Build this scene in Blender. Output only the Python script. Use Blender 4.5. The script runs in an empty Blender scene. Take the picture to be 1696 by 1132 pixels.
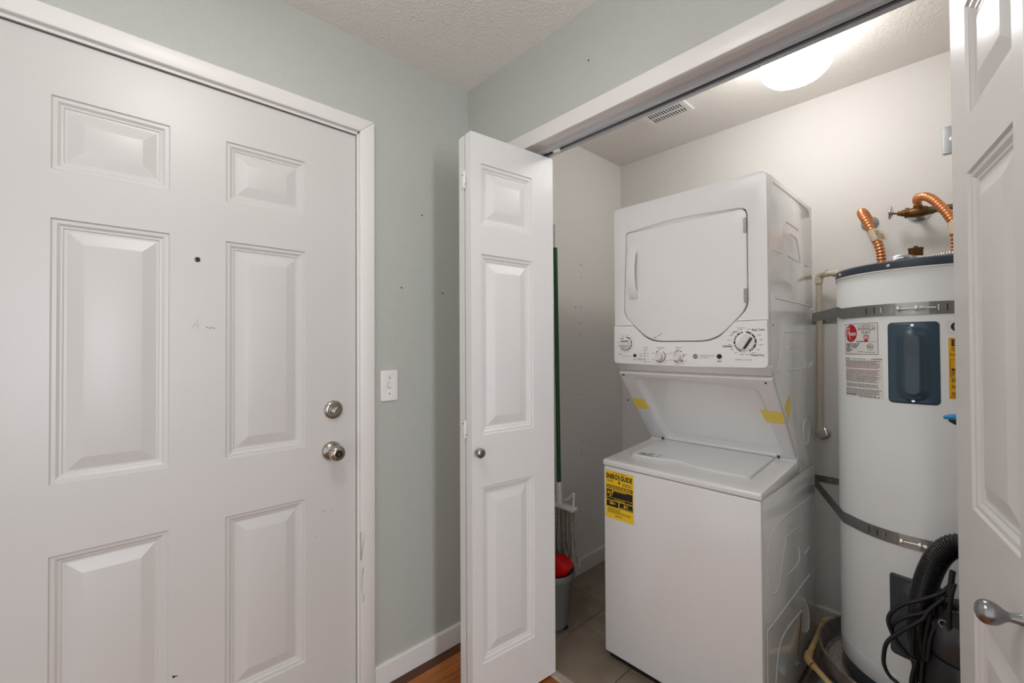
import bpy, bmesh, math, random
from mathutils import Vector, Matrix

random.seed(4)
S = bpy.context.scene
COL = S.collection
PI = math.pi

# ------------------------------------------------------------------ camera
CAM = Vector((-1.1791, -1.5517, 1.2684))
YAW, PITCH, ROLL, FPX = 0.8227, 0.0112, -0.0050, 725.12
fwd = Vector((math.cos(YAW) * math.cos(PITCH), math.sin(YAW) * math.cos(PITCH), math.sin(PITCH)))
rgt = Vector((math.sin(YAW), -math.cos(YAW), 0))
upv = rgt.cross(fwd)
r2 = rgt * math.cos(ROLL) + upv * math.sin(ROLL)
u2 = -rgt * math.sin(ROLL) + upv * math.cos(ROLL)
cd = bpy.data.cameras.new('camera')
cd.sensor_fit = 'HORIZONTAL'
cd.sensor_width = 36.0
cd.lens = FPX * 36.0 / 1696.0
cd.clip_start = 0.02
cam = bpy.data.objects.new('camera', cd)
cam.matrix_world = Matrix(((r2.x, u2.x, -fwd.x, CAM.x), (r2.y, u2.y, -fwd.y, CAM.y), (r2.z, u2.z, -fwd.z, CAM.z), (0, 0, 0, 1)))
COL.objects.link(cam)
S.camera = cam

# ------------------------------------------------------------------ light and exposure
WORLD_COL, WORLD_STR = (0.99, 0.99, 1.0), 0.92
ROOM_LAMP = 21
CLOSET_LAMP = 20.5
WINDOW_W = 45                  # daylight through the window at the far end of the hall
w = bpy.data.worlds.new('world')
S.world = w
w.use_nodes = True
bg = w.node_tree.nodes['Background']
bg.inputs[0].default_value = (*WORLD_COL, 1)
bg.inputs[1].default_value = WORLD_STR
ald = bpy.data.lights.new('window_daylight', 'AREA')
ald.shape = 'RECTANGLE'
ald.size, ald.size_y = .34, 1.5
ald.energy = WINDOW_W
ald.color = (.90, .95, 1.0)
alo = bpy.data.objects.new('window_daylight', ald)
alo.location = (-1.375, -4.235, 1.30)
alo.rotation_euler = (math.radians(90), 0, 0)
COL.objects.link(alo)
S.view_settings.view_transform = 'Standard'
S.view_settings.look = 'None'
S.view_settings.gamma = 1.0
S.view_settings.use_curve_mapping = False
S.view_settings.exposure = 0.0


# ------------------------------------------------------------------ materials
def lin(c):
    return tuple(((v / 255) / 12.92) if v <= 10 else (((v / 255) + .055) / 1.055) ** 2.4 for v in c)


MATS = {}


def mat(name, rgb, rough=.5, metal=0.0, bump=0.0, bscale=200.0, var=0.0, vscale=6.0, coat=0.0, emit=0.0, stretch=None, alpha=1.0, trans=0.0):
    if name in MATS:
        return MATS[name]
    m = bpy.data.materials.new(name)
    m.use_nodes = True
    nt = m.node_tree
    b = nt.nodes['Principled BSDF']
    c = (*lin(rgb), 1)
    b.inputs['Base Color'].default_value = c
    b.inputs['Roughness'].default_value = rough
    b.inputs['Metallic'].default_value = metal
    b.inputs['Coat Weight'].default_value = coat
    b.inputs['Coat Roughness'].default_value = .08
    b.inputs['Alpha'].default_value = alpha
    b.inputs['Transmission Weight'].default_value = trans
    if emit:
        b.inputs['Emission Color'].default_value = c
        b.inputs['Emission Strength'].default_value = emit
    if bump or var:
        tc = nt.nodes.new('ShaderNodeTexCoord')
        src = tc.outputs['Object']
        if stretch:
            mp = nt.nodes.new('ShaderNodeMapping')
            mp.inputs['Scale'].default_value = stretch
            nt.links.new(src, mp.inputs[0])
            src = mp.outputs[0]
    if bump:
        n = nt.nodes.new('ShaderNodeTexNoise')
        n.inputs['Scale'].default_value = bscale
        n.inputs['Detail'].default_value = 3
        nt.links.new(src, n.inputs['Vector'])
        bp = nt.nodes.new('ShaderNodeBump')
        bp.inputs['Strength'].default_value = bump
        bp.inputs['Distance'].default_value = .004
        nt.links.new(n.outputs['Fac'], bp.inputs['Height'])
        nt.links.new(bp.outputs[0], b.inputs['Normal'])
    if var:
        n2 = nt.nodes.new('ShaderNodeTexNoise')
        n2.inputs['Scale'].default_value = vscale
        n2.inputs['Detail'].default_value = 6
        nt.links.new(src, n2.inputs['Vector'])
        r = nt.nodes.new('ShaderNodeValToRGB')
        r.color_ramp.elements[0].position = .3
        r.color_ramp.elements[1].position = .7
        r.color_ramp.elements[0].color = tuple(v * (1 - var) for v in c[:3]) + (1,)
        r.color_ramp.elements[1].color = tuple(min(1, v * (1 + var * .6)) for v in c[:3]) + (1,)
        nt.links.new(n2.outputs['Fac'], r.inputs[0])
        nt.links.new(r.outputs[0], b.inputs['Base Color'])
    MATS[name] = m
    return m


mat('wall_grey', (183, 185, 179), .55, bump=.55, bscale=170)
mat('wall_cream', (236, 233, 229), .6, bump=.32, bscale=150)
mat('ceiling_paint', (238, 234, 228), .85, bump=.9, bscale=120)
mat('closet_ceiling_paint', (236, 231, 225), .8, bump=.8, bscale=110)
mat('door_paint', (206, 203, 201), .35, var=.02, vscale=3)
mat('bifold_paint', (218, 216, 215), .34, bump=.06, bscale=60, stretch=(6, 6, .6))
mat('trim_paint', (226, 223, 220), .35)
mat('jamb_paint', (236, 228, 223), .4)
mat('track_metal', (196, 198, 201), .45, .25)
mat('track_dark', (120, 122, 126), .5, .3)
mat('nickel', (178, 172, 164), .24, 1.0)
mat('nickel_dark', (60, 56, 52), .4, .8)
mat('pewter', (150, 150, 152), .28, 1.0)
mat('chrome', (225, 225, 228), .08, 1.0)
mat('steel', (150, 150, 148), .38, .9, var=.12, vscale=30)
mat('zinc', (176, 176, 172), .4, .9, var=.1, vscale=40)
mat('bright_zinc', (222, 222, 220), .35, .6)
mat('plate_steel', (158, 160, 162), .35, .7)
mat('black', (14, 14, 15), .6)
mat('hole_dark', (40, 34, 30), .9)
mat('plastic_white', (232, 229, 226), .4)
mat('appliance_white', (232, 232, 233), .2, coat=.4, var=.01, vscale=2)
mat('appliance_side', (240, 241, 240), .13, coat=.6)
mat('fascia_white', (243, 243, 243), .28)
mat('recess_white', (228, 228, 229), .25)
mat('print_dark', (52, 52, 56), .6)
mat('print_grey', (150, 148, 148), .6)
mat('print_blue', (60, 120, 165), .6)
mat('print_teal', (52, 84, 92), .5)
mat('yellow_label', (247, 205, 32), .45)
mat('amber_label', (240, 182, 22), .45)
mat('label_black', (26, 24, 20), .5)
mat('label_white', (236, 234, 230), .45)
mat('label_red', (190, 18, 34), .45)
mat('print_maroon', (140, 50, 55), .6)
mat('tape_yellow', (242, 216, 96), .35)
mat('heater_grey', (230, 232, 232), .34, coat=.25, var=.02, vscale=4)
mat('heater_cap', (62, 74, 84), .35)
mat('heater_panel', (50, 74, 90), .3, coat=.2)
mat('heater_panel_low', (58, 64, 72), .38)
mat('swirl_violet', (92, 96, 140), .5)
mat('swirl_navy', (38, 46, 78), .5)
mat('copper', (242, 158, 106), .3, .85, var=.06, vscale=40)
mat('bronze', (122, 88, 52), .45, .75, var=.25, vscale=60)
mat('brass_pipe', (120, 110, 78), .5, .6, var=.2, vscale=50)
mat('cpvc', (214, 204, 186), .45, var=.05, vscale=20)
mat('cpvc_aged', (214, 180, 124), .5, var=.22, vscale=24)
mat('pan_metal', (148, 139, 132), .45, .35, var=.25, vscale=30)
mat('pan_dirt', (172, 161, 153), .85, var=.35, vscale=90)
mat('stand', (70, 68, 66), .8)
mat('rag_blue', (170, 206, 216), .8, var=.15, vscale=60)
mat('rubber_black', (24, 24, 26), .38)
mat('hose_black', (20, 20, 22), .3)
mat('plastic_black', (22, 22, 25), .3, var=.2, vscale=20)
mat('smoke_plastic', (54, 56, 58), .2)
mat('handle_blue', (26, 140, 205), .35)
mat('bin_grey', (112, 113, 112), .5)
mat('cup_red', (206, 22, 20), .3)
mat('mop_green', (24, 84, 38), .4)
mat('mop_string', (158, 152, 144), .95, var=.25, vscale=80)
mat('beige', (210, 190, 160), .6)
mat('tile', (146, 132, 116), .6, bump=.25, bscale=60, var=.22, vscale=9)
mat('tile_b', (138, 124, 108), .62, bump=.25, bscale=60, var=.22, vscale=9)
mat('grout', (88, 80, 72), .95)
mat('threshold', (168, 156, 144), .6, var=.15, vscale=30)
mat('rust_red', (92, 26, 20), .7)
mat('scuff', (190, 184, 180), .7)
mat('smudge', (222, 221, 222), .35)
mat('pencil', (150, 145, 142), .7)
mat('scuff_dark', (158, 150, 145), .8)


def wood_mat(name, a, b_, rough=.35):
    m = bpy.data.materials.new(name)
    m.use_nodes = True
    nt = m.node_tree
    b = nt.nodes['Principled BSDF']
    b.inputs['Roughness'].default_value = rough
    tc = nt.nodes.new('ShaderNodeTexCoord')
    mp = nt.nodes.new('ShaderNodeMapping')
    mp.inputs['Scale'].default_value = (1.4, 34, 34)
    n = nt.nodes.new('ShaderNodeTexNoise')
    n.inputs['Scale'].default_value = 4
    n.inputs['Detail'].default_value = 8
    n.inputs['Distortion'].default_value = .6
    r = nt.nodes.new('ShaderNodeValToRGB')
    r.color_ramp.elements[0].position = .32
    r.color_ramp.elements[1].position = .7
    r.color_ramp.elements[0].color = (*lin(a), 1)
    r.color_ramp.elements[1].color = (*lin(b_), 1)
    nt.links.new(tc.outputs['Object'], mp.inputs[0])
    nt.links.new(mp.outputs[0], n.inputs['Vector'])
    nt.links.new(n.outputs['Fac'], r.inputs[0])
    nt.links.new(r.outputs[0], b.inputs['Base Color'])
    MATS[name] = m


wood_mat('wood_a', (134, 74, 26), (186, 112, 48))
wood_mat('wood_b', (122, 66, 22), (172, 100, 42))
wood_mat('wood_c', (146, 84, 32), (196, 122, 56))
wood_mat('wood_dark', (66, 32, 14), (98, 52, 24), .5)


def emit_mat(name, rgb, strength):
    m = bpy.data.materials.new(name)
    m.use_nodes = True
    nt = m.node_tree
    nt.nodes.clear()
    e = nt.nodes.new('ShaderNodeEmission')
    e.inputs[0].default_value = (*rgb, 1)
    e.inputs[1].default_value = strength
    o = nt.nodes.new('ShaderNodeOutputMaterial')
    nt.links.new(e.outputs[0], o.inputs[0])
    MATS[name] = m


emit_mat('lamp_closet', (1.0, 0.985, 0.965), CLOSET_LAMP)
emit_mat('lamp_room', (1.0, 0.975, 0.945), ROOM_LAMP)


# ------------------------------------------------------------------ mesh helpers
class MB:
    """Collects shapes (world coordinates unless the parent has local=True)."""

    def __init__(self):
        self.bm = bmesh.new()

    def box(self, x0, x1, y0, y1, z0, z1, bev=0, seg=2):
        b = bmesh.new()
        bmesh.ops.create_cube(b, size=1)
        for v in b.verts:
            v.co = Vector(((x0 + x1) / 2 + v.co.x * (x1 - x0), (y0 + y1) / 2 + v.co.y * (y1 - y0), (z0 + z1) / 2 + v.co.z * (z1 - z0)))
        if bev:
            bmesh.ops.bevel(b, geom=list(b.edges), offset=bev, segments=seg, profile=.5, affect='EDGES')
        return self._merge(b)

    def _merge(self, b, M=None):
        me = bpy.data.meshes.new('tmp')
        b.to_mesh(me)
        b.free()
        if M is not None:
            me.transform(M)
        self.bm.from_mesh(me)
        bpy.data.meshes.remove(me)
        return self

    def prism(self, poly, axis, a0, a1, bev=0, seg=2):
        """poly: 2D points; axis 'x': (y,z), 'y': (x,z), 'z': (x,y); extruded a0..a1."""
        b = bmesh.new()
        put = {'x': lambda p, a: (a, p[0], p[1]), 'y': lambda p, a: (p[0], a, p[1]), 'z': lambda p, a: (p[0], p[1], a)}[axis]
        A = [b.verts.new(put(p, a0)) for p in poly]
        B = [b.verts.new(put(p, a1)) for p in poly]
        b.faces.new(A)
        b.faces.new(B[::-1])
        n = len(poly)
        for i in range(n):
            b.faces.new((A[i], B[i], B[(i + 1) % n], A[(i + 1) % n]))
        bmesh.ops.recalc_face_normals(b, faces=list(b.faces))
        if bev:
            bmesh.ops.bevel(b, geom=list(b.edges), offset=bev, segments=seg, profile=.5, affect='EDGES')
        return self._merge(b)

    def lathe(self, prof, M, n=32):
        """prof: (r, h) pairs, revolved about local Z, then moved by M."""
        b = bmesh.new()
        rings = []
        for r, h in prof:
            if r < 1e-6:
                rings.append([b.verts.new((0, 0, h))])
            else:
                rings.append([b.verts.new((r * math.cos(2 * PI * i / n), r * math.sin(2 * PI * i / n), h)) for i in range(n)])
        for p, q in zip(rings, rings[1:]):
            if len(p) == 1 and len(q) == 1:
                continue
            for i in range(n):
                j = (i + 1) % n
                if len(p) == 1:
                    b.faces.new((p[0], q[j], q[i]))
                elif len(q) == 1:
                    b.faces.new((p[i], p[j], q[0]))
                else:
                    b.faces.new((p[i], p[j], q[j], q[i]))
        bmesh.ops.recalc_face_normals(b, faces=list(b.faces))
        return self._merge(b, M)

    def tube(self, pts, r, n=10, caps=True, smooth=0):
        pts = [Vector(p) for p in pts]
        rs = r if isinstance(r, (list, tuple)) else [r] * len(pts)
        if smooth:
            pts, rs = spline(pts, rs, smooth)
        b = bmesh.new()
        t = (pts[1] - pts[0]).normalized()
        ref = Vector((0, 0, 1)) if abs(t.z) < .9 else Vector((1, 0, 0))
        nx = t.cross(ref).normalized()
        rings = []
        for i, p in enumerate(pts):
            a = pts[max(i - 1, 0)]
            c = pts[min(i + 1, len(pts) - 1)]
            t2 = (c - a)
            t2 = t2.normalized() if t2.length > 1e-9 else t
            nx = (nx - t2 * nx.dot(t2)).normalized()
            ny = t2.cross(nx)
            rings.append([b.verts.new(p + (nx * math.cos(2 * PI * k / n) + ny * math.sin(2 * PI * k / n)) * rs[i]) for k in range(n)])
            t = t2
        for p, q in zip(rings, rings[1:]):
            for k in range(n):
                b.faces.new((p[k], p[(k + 1) % n], q[(k + 1) % n], q[k]))
        if caps:
            b.faces.new(rings[0][::-1])
            b.faces.new(rings[-1])
        bmesh.ops.recalc_face_normals(b, faces=list(b.faces))
        return self._merge(b)

    def plate(self, outline, holes, depth, bevel, M, res=2):
        """flat plate from a 2D outline with holes, centred on local z=0, total thickness depth."""
        cu = bpy.data.curves.new('tmp', 'CURVE')
        cu.dimensions = '2D'
        cu.fill_mode = 'BOTH'
        cu.extrude = max(depth / 2 - bevel, 0)
        cu.bevel_depth = bevel
        cu.bevel_resolution = res
        cu.offset = -bevel
        for pts in [outline] + list(holes):
            s = cu.splines.new('POLY')
            s.points.add(len(pts) - 1)
            s.use_cyclic_u = True
            for p, q in zip(s.points, pts):
                p.co = (q[0], q[1], 0, 1)
        o = bpy.data.objects.new('tmp', cu)
        me = bpy.data.meshes.new_from_object(o)
        bpy.data.objects.remove(o)
        bpy.data.curves.remove(cu)
        me.transform(M)
        self.bm.from_mesh(me)
        bpy.data.meshes.remove(me)
        bmesh.ops.remove_doubles(self.bm, verts=list(self.bm.verts), dist=1e-6)
        return self

    def text(self, s, size, fn, u=0, v=0, align='CENTER', sx=1.0, bold=0.0, shear=0.0):
        cu = bpy.data.curves.new('tmp', 'FONT')
        cu.body = s
        cu.size = size
        cu.align_x = align
        cu.align_y = 'CENTER'
        cu.offset = bold
        cu.shear = shear
        cu.resolution_u = 3
        o = bpy.data.objects.new('tmp', cu)
        me = bpy.data.meshes.new_from_object(o)
        bpy.data.objects.remove(o)
        bpy.data.curves.remove(cu)
        for p in me.vertices:
            p.co = fn(u + p.co.x * sx, v + p.co.y)
        self.bm.from_mesh(me)
        bpy.data.meshes.remove(me)
        return self

    def quad(self, u0, u1, v0, v1, fn, nu=1):
        a = [self.bm.verts.new(fn(u0 + (u1 - u0) * i / nu, v0)) for i in range(nu + 1)]
        b = [self.bm.verts.new(fn(u0 + (u1 - u0) * i / nu, v1)) for i in range(nu + 1)]
        for i in range(nu):
            self.bm.faces.new((a[i], a[i + 1], b[i + 1], b[i]))
        return self

    def oval(self, cx, cy, rx, ry, fn, n=14):
        for i in range(n):
            a0, a1 = PI * i / n, PI * (i + 1) / n
            x0, x1 = cx - rx * math.cos(a0), cx - rx * math.cos(a1)
            y0, y1 = ry * math.sin(a0), ry * math.sin(a1)
            pts = [(x0, cy - y0), (x1, cy - y1), (x1, cy + y1), (x0, cy + y0)]
            if i == 0:
                pts = pts[:3]
            elif i == n - 1:
                pts = [pts[0], pts[1], pts[3]]
            self.poly(pts, fn)
        return self

    def poly(self, pts, fn):
        self.bm.faces.new([self.bm.verts.new(fn(*p)) for p in pts])
        return self

    def fine_print(self, u0, u1, v, h, fn, rnd):
        u = u0
        while u < u1 - h:
            w_ = min(rnd.uniform(1.5, 6) * h, u1 - u)
            self.quad(u, u + w_, v - h / 2, v + h / 2, fn)
            u += w_ + h * rnd.uniform(.5, .9)
        return self

    def out(self, name, m, parent=None, smooth=True, angle=46, kind=None, label=None):
        me = bpy.data.meshes.new(name)
        off = ROOT_OFF.get(parent.name, Vector()) if parent is not None else Vector()
        if off.length:
            for v in self.bm.verts:
                v.co -= off
        self.bm.to_mesh(me)
        self.bm.free()
        me.materials.append(MATS[m])
        if smooth:
            for p in me.polygons:
                p.use_smooth = True
            me.set_sharp_from_angle(angle=math.radians(angle))
        o = bpy.data.objects.new(name, me)
        COL.objects.link(o)
        if parent is not None:
            o.parent = parent
            ROOT_OFF[o.name] = off
        if kind:
            o['kind'] = kind
        if label:
            o['label'] = label
        return o


ROOT_OFF = {}


def spline(pts, rs, k):
    P = [pts[0]] + list(pts) + [pts[-1]]
    Rr = [rs[0]] + list(rs) + [rs[-1]]
    op, orr = [], []
    for i in range(1, len(P) - 2):
        for j in range(k):
            t = j / k
            a, b, c, d = P[i - 1], P[i], P[i + 1], P[i + 2]
            op.append(.5 * ((2 * b) + (c - a) * t + (2 * a - 5 * b + 4 * c - d) * t * t + (3 * b - a - 3 * c + d) * t ** 3))
            orr.append(Rr[i] + (Rr[i + 1] - Rr[i]) * t)
    op.append(P[-2])
    orr.append(Rr[-2])
    return op, orr


def tag(o, label=None, cat=None, group=None, kind=None):
    if label:
        o['label'] = label
    if cat:
        o['category'] = cat
    if group:
        o['group'] = group
    if kind:
        o['kind'] = kind
    return o


def thing(name, loc, label, cat, group=None, rotz=0, kind=None, local=False):
    o = bpy.data.objects.new(name, None)
    o.empty_display_size = .05
    o.location = loc
    o.rotation_euler = (0, 0, rotz)
    COL.objects.link(o)
    ROOT_OFF[o.name] = Vector() if local else Vector(loc)
    return tag(o, label, cat, group, kind)


def struct(mb, name, m, label=None, smooth=False):
    o = mb.out(name, m, smooth=smooth)
    return tag(o, label, None, None, 'structure')


def axis_m(loc, direction, up=(0, 0, 1)):
    d = Vector(direction).normalized()
    q = d.to_track_quat('Z', 'Y')
    return Matrix.Translation(Vector(loc)) @ q.to_matrix().to_4x4()


def rrect(x0, x1, y0, y1, r, n=5):
    out = []
    for cx, cy, a in ((x1 - r, y1 - r, 0), (x0 + r, y1 - r, 90), (x0 + r, y0 + r, 180), (x1 - r, y0 + r, 270)):
        for i in range(n + 1):
            t = math.radians(a + 90 * i / n)
            out.append((cx + r * math.cos(t), cy + r * math.sin(t)))
    return out


def round_poly(pts, r, n=5):
    out = []
    N = len(pts)
    for i in range(N):
        p = Vector(pts[i])
        a = (Vector(pts[i - 1]) - p)
        b = (Vector(pts[(i + 1) % N]) - p)
        ri = r[i] if isinstance(r, (list, tuple)) else r
        la = min(ri, a.length * .45)
        lb = min(ri, b.length * .45)
        s, e = p + a.normalized() * la, p + b.normalized() * lb
        for k in range(n + 1):
            t = k / n
            out.append(tuple(s * (1 - t) ** 2 + p * 2 * t * (1 - t) + e * t * t))
    return out


# ------------------------------------------------------------------ room measures
H = 2.402                        # ceilings
XB = 1.206                       # back wall of the closet
YRW = -1.90                      # right wall of the closet
OPL, OPR, OPT = -0.275, -1.835, 2.036   # closet opening
WT = 0.115                       # partition thickness
DL, DR, DT = -1.454, -0.5098, 2.045    # entry door slab
FX, FY = -2.7, -4.25             # how far the hall is built

# ------------------------------------------------------------------ shell
struct(MB().box(FX, .112, FY, .06, -.06, -.014), 'floor', 'wood_dark', 'dark subfloor under the hall planks')
floor_obj = bpy.data.objects['floor']
y = -.053
row = 0
while y > -1.75:
    y1 = y - .0815
    xs = [-1.75]
    while xs[-1] < .086:
        xs.append(min(.086, xs[-1] + random.uniform(.5, 1.0)))
    if len(xs) > 2 and xs[-1] - xs[-2] < .2:
        xs.pop(-2)
    for a, b_ in zip(xs, xs[1:]):
        MB().box(a + .0006, b_ - .0006, y1 + .0006, y - .0006, -.0139, random.uniform(-.0004, 0), .0012, 1).out('floor_plank', random.choice(['wood_a', 'wood_b', 'wood_c']), floor_obj, smooth=False)
    y = y1
    row += 1
MB().box(-.448, .0, -.053, -.0125, -.0139, .001, .002, 1).out('border_plank', 'wood_dark', floor_obj, smooth=False)

struct(MB().box(.112, XB, YRW, .0, -.06, -.006), 'floor_closet', 'grout', 'grey grout bed under the closet tiles')
tf = bpy.data.objects['floor_closet']
g = .003
rows = [(.0, -.291), (-.291, -.592), (-.592, -.894), (-.894, -1.196), (-1.196, -1.498), (-1.498, -1.80), (-1.80, YRW)]
offs = [.633, .418, .33, .52, .25, .40, .3]
for (ya, yb), ox in zip(rows, offs):
    x = ox - .3015 * 3
    while x < XB:
        a, b_ = max(x, .115), min(x + .3015, XB)
        if b_ - a > .02:
            MB().box(a + g / 2, b_ - g / 2, yb + g / 2, ya - g / 2, -.012, random.uniform(-.0008, .0), .0015, 1).out('floor_tile', random.choice(['tile', 'tile_b']), tf, smooth=False)
        x += .3015

struct(MB().prism([(.078, 0), (.116, 0), (.116, .004), (.11, .006), (.084, .006), (.078, .003)], 'y', OPR, OPL), 'trim_1', 'threshold', 'pale transition strip between wood planks and closet tiles')

struct(MB().box(FX, 0, FY, 0, H, H + .08), 'ceiling', 'ceiling_paint', 'textured beige hall ceiling')
struct(MB().box(WT, XB, YRW, 0, H + .001, H + .08), 'ceiling_closet', 'closet_ceiling_paint', 'textured cream closet ceiling')

JL, JR = DL - .014, DR + .014
struct(MB().prism([(FX, 0), (JL - .012, 0), (JL - .012, DT + .02), (JR + .012, DT + .02), (JR + .012, 0), (0, 0), (0, H + .02), (FX, H + .02)], 'y', 0, .14), 'wall_left', 'wall_grey', 'grey orange-peel wall around the entry door')
wl = bpy.data.objects['wall_left']
struct(MB().prism([(FY, 0), (OPR - .02, 0), (OPR - .02, OPT + .02), (OPL + .02, OPT + .02), (OPL + .02, 0), (0, 0), (0, H + .02), (FY, H + .02)], 'x', 0, WT), 'wall_front', 'wall_grey', 'grey wall with the wide closet opening')
wf = bpy.data.objects['wall_front']
struct(MB().box(WT, XB + .1, 0, .14, 0, H + .02), 'wall_closet_left', 'wall_cream', 'cream left side wall inside the closet')
wcl = bpy.data.objects['wall_closet_left']
struct(MB().box(XB, XB + .1, YRW - .1, 0, 0, H + .02), 'wall_closet_back', 'wall_cream', 'cream back wall inside the closet')
wcb = bpy.data.objects['wall_closet_back']
struct(MB().box(WT, XB, YRW - .1, YRW, 0, H + .02), 'wall_closet_right', 'wall_cream', 'cream right side wall inside the closet')

wx0, wx1, wz0, wz1 = -1.56, -1.19, .53, 2.07
bw = MB()
bw.plate([(0, 0), (-FX, 0), (-FX, H), (0, H)], [[(-wx1, wz0), (-wx0, wz0), (-wx0, wz1), (-wx1, wz1)]], .10, 0, Matrix(((-1, 0, 0, 0), (0, 0, 1, FY - .05), (0, 1, 0, 0), (0, 0, 0, 1))))
struct(bw, 'wall_back', 'wall_grey', 'grey wall with a narrow window at the far end of the hall')
wn = thing('window_1', (wx0, FY, wz0), 'narrow white framed window at the far end of the hall', None, kind='structure')
for x_ in (wx0, wx1):
    MB().box(x_ - .02, x_ + .02, FY - .06, FY - .02, wz0, wz1).out('window_frame', 'trim_paint', wn, smooth=False)
for z_ in (wz0, wz1):
    MB().box(wx0, wx1, FY - .06, FY - .02, z_ - .02, z_ + .02).out('window_frame', 'trim_paint', wn, smooth=False)

# baseboards
struct(MB().prism([(0, .001), (-.012, .001), (-.012, .076), (-.009, .082), (0, .082)], 'x', -.446, 0), 'baseboard_left', 'trim_paint', 'white baseboard between entry casing and folded closet door')
struct(MB().prism([(0, .0), (-.012, .0), (-.012, .076), (-.009, .082), (0, .082)], 'x', WT, XB), 'baseboard_closet_left', 'trim_paint', 'white baseboard on the left wall inside the closet')
struct(MB().prism([(XB, .0), (XB - .012, .0), (XB - .012, .076), (XB - .009, .082), (XB, .082)], 'y', YRW, -.012), 'baseboard_closet_back', 'trim_paint', 'white baseboard on the closet back wall')

# entry casing and jamb
CI_L, CI_R, CI_T = DL - .008, -.502, 2.0565
CO_L, CO_R, CO_T = CI_L - .056, -.4465, 2.1064
ct = thing('trim_2', (CO_R, -.015, 0), 'white casing and jamb around the entry door', None, kind='structure')
bv = .003
MB().prism([(CI_R, 0), (CO_R, 0), (CO_R, CO_T), (CI_R, CI_T)], 'y', -.016, 0, .003, 2).out('side_casing', 'trim_paint', ct)
MB().prism([(CI_L, 0), (CI_L, CI_T), (CO_L, CO_T), (CO_L, 0)], 'y', -.016, 0, .003, 2).out('side_casing', 'trim_paint', ct)
MB().prism([(CI_L, CI_T), (CI_R, CI_T), (CO_R, CO_T), (CO_L, CO_T)], 'y', -.016, 0, .003, 2).out('head_casing', 'trim_paint', ct)
MB().box(DR + .0035, JR + .012, -.002, .12, 0, DT + .02).out('side_jamb', 'trim_paint', ct)
MB().box(JL - .012, DL - .0035, -.002, .12, 0, DT + .02).out('side_jamb', 'trim_paint', ct)
MB().box(JL, JR, -.002, .12, DT + .006, DT + .02).out('head_jamb', 'trim_paint', ct)
MB().tube([(DR + .0055, .001, 0), (DR + .0055, .001, DT + .004)], .0035, 8).out('weather_strip', 'trim_paint', ct)
MB().tube([(DL, .001, DT + .0045), (DR, .001, DT + .0045)], .0035, 8).out('weather_strip', 'trim_paint', ct)
MB().box(DR - .01, DR + .004, .03, .05, .88, .93).out('strike_plate', 'nickel_dark', ct)
# worn paint on the casing
MB().box(CI_R - .0002, CI_R + .0012, -.0166, -.012, .50, .60, .0003, 1).out('chipped_paint', 'scuff_dark', ct)
MB().prism([(CI_R + .001, .40), (CI_R + .004, .36), (CI_R + .006, .43), (CI_R + .012, .475), (CI_R + .003, .465)], 'y', -.0163, -.015).out('chipped_paint', 'scuff', ct)
MB().prism([(CI_R + .001, .52), (CI_R + .014, .60), (CI_R + .012, .56), (CI_R + .002, .49)], 'y', -.0163, -.015).out('chipped_paint', 'scuff', ct)
MB().prism([(CI_R + .008, .345), (CI_R + .013, .365), (CI_R + .011, .38), (CI_R + .005, .35)], 'y', -.0163, -.015).out('chipped_paint', 'scuff', ct)

# closet casing, jamb and track
cc = thing('trim_3', (-.015, OPL, 0), 'white casing and jamb around the closet opening', None, kind='structure')
MB().box(-.016, 0, OPR - .056, OPL + .056, 2.020, 2.0765, .0025, 2).out('head_casing', 'trim_paint', cc)
MB().box(-.016, 0, OPL, OPL + .056, 0, 2.0199, .0025, 2).out('side_casing', 'trim_paint', cc)
MB().box(-.016, 0, OPR - .056, OPR, 0, 2.0199, .0025, 2).out('side_casing', 'trim_paint', cc)
MB().box(.004, WT, OPR - .01, OPL + .01, 2.030, OPT + .02).out('head_jamb', 'jamb_paint', cc)
MB().box(.0005, .006, OPR, OPL, 2.024, 2.05, .001, 1).out('jamb_bead', 'trim_paint', cc)
MB().box(.004, WT, OPL + .0005, OPL + .02, 0, 2.030).out('side_jamb', 'jamb_paint', cc)
MB().box(.004, WT, OPR - .02, OPR - .0005, 0, 2.030).out('side_jamb', 'jamb_paint', cc)
tr = thing('door_track', (.07, OPL, 2.03), 'grey metal bifold track under the closet head jamb', 'track')
MB().prism([(.046, 2.030), (.046, 2.010), (.062, 2.010), (.062, 2.013), (.049, 2.013), (.049, 2.030)], 'y', OPR + .002, OPL - .002).out('track_rail', 'track_metal', tr, smooth=False)
MB().prism([(.098, 2.030), (.098, 2.010), (.082, 2.010), (.082, 2.013), (.095, 2.013), (.095, 2.030)], 'y', OPR + .002, OPL - .002).out('track_rail', 'track_metal', tr, smooth=False)
MB().box(.049, .095, OPR + .002, OPL - .002, 2.0265, 2.0298).out('track_channel', 'track_dark', tr, smooth=False)
MB().box(.062, .082, -.47, -.445, 2.004, 2.026, .002, 1).out('roller_guide', 'plastic_white', tr)
MB().box(.060, .084, -.345, -.31, 2.004, 2.026, .002, 1).out('pivot_bracket', 'track_metal', tr)

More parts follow.
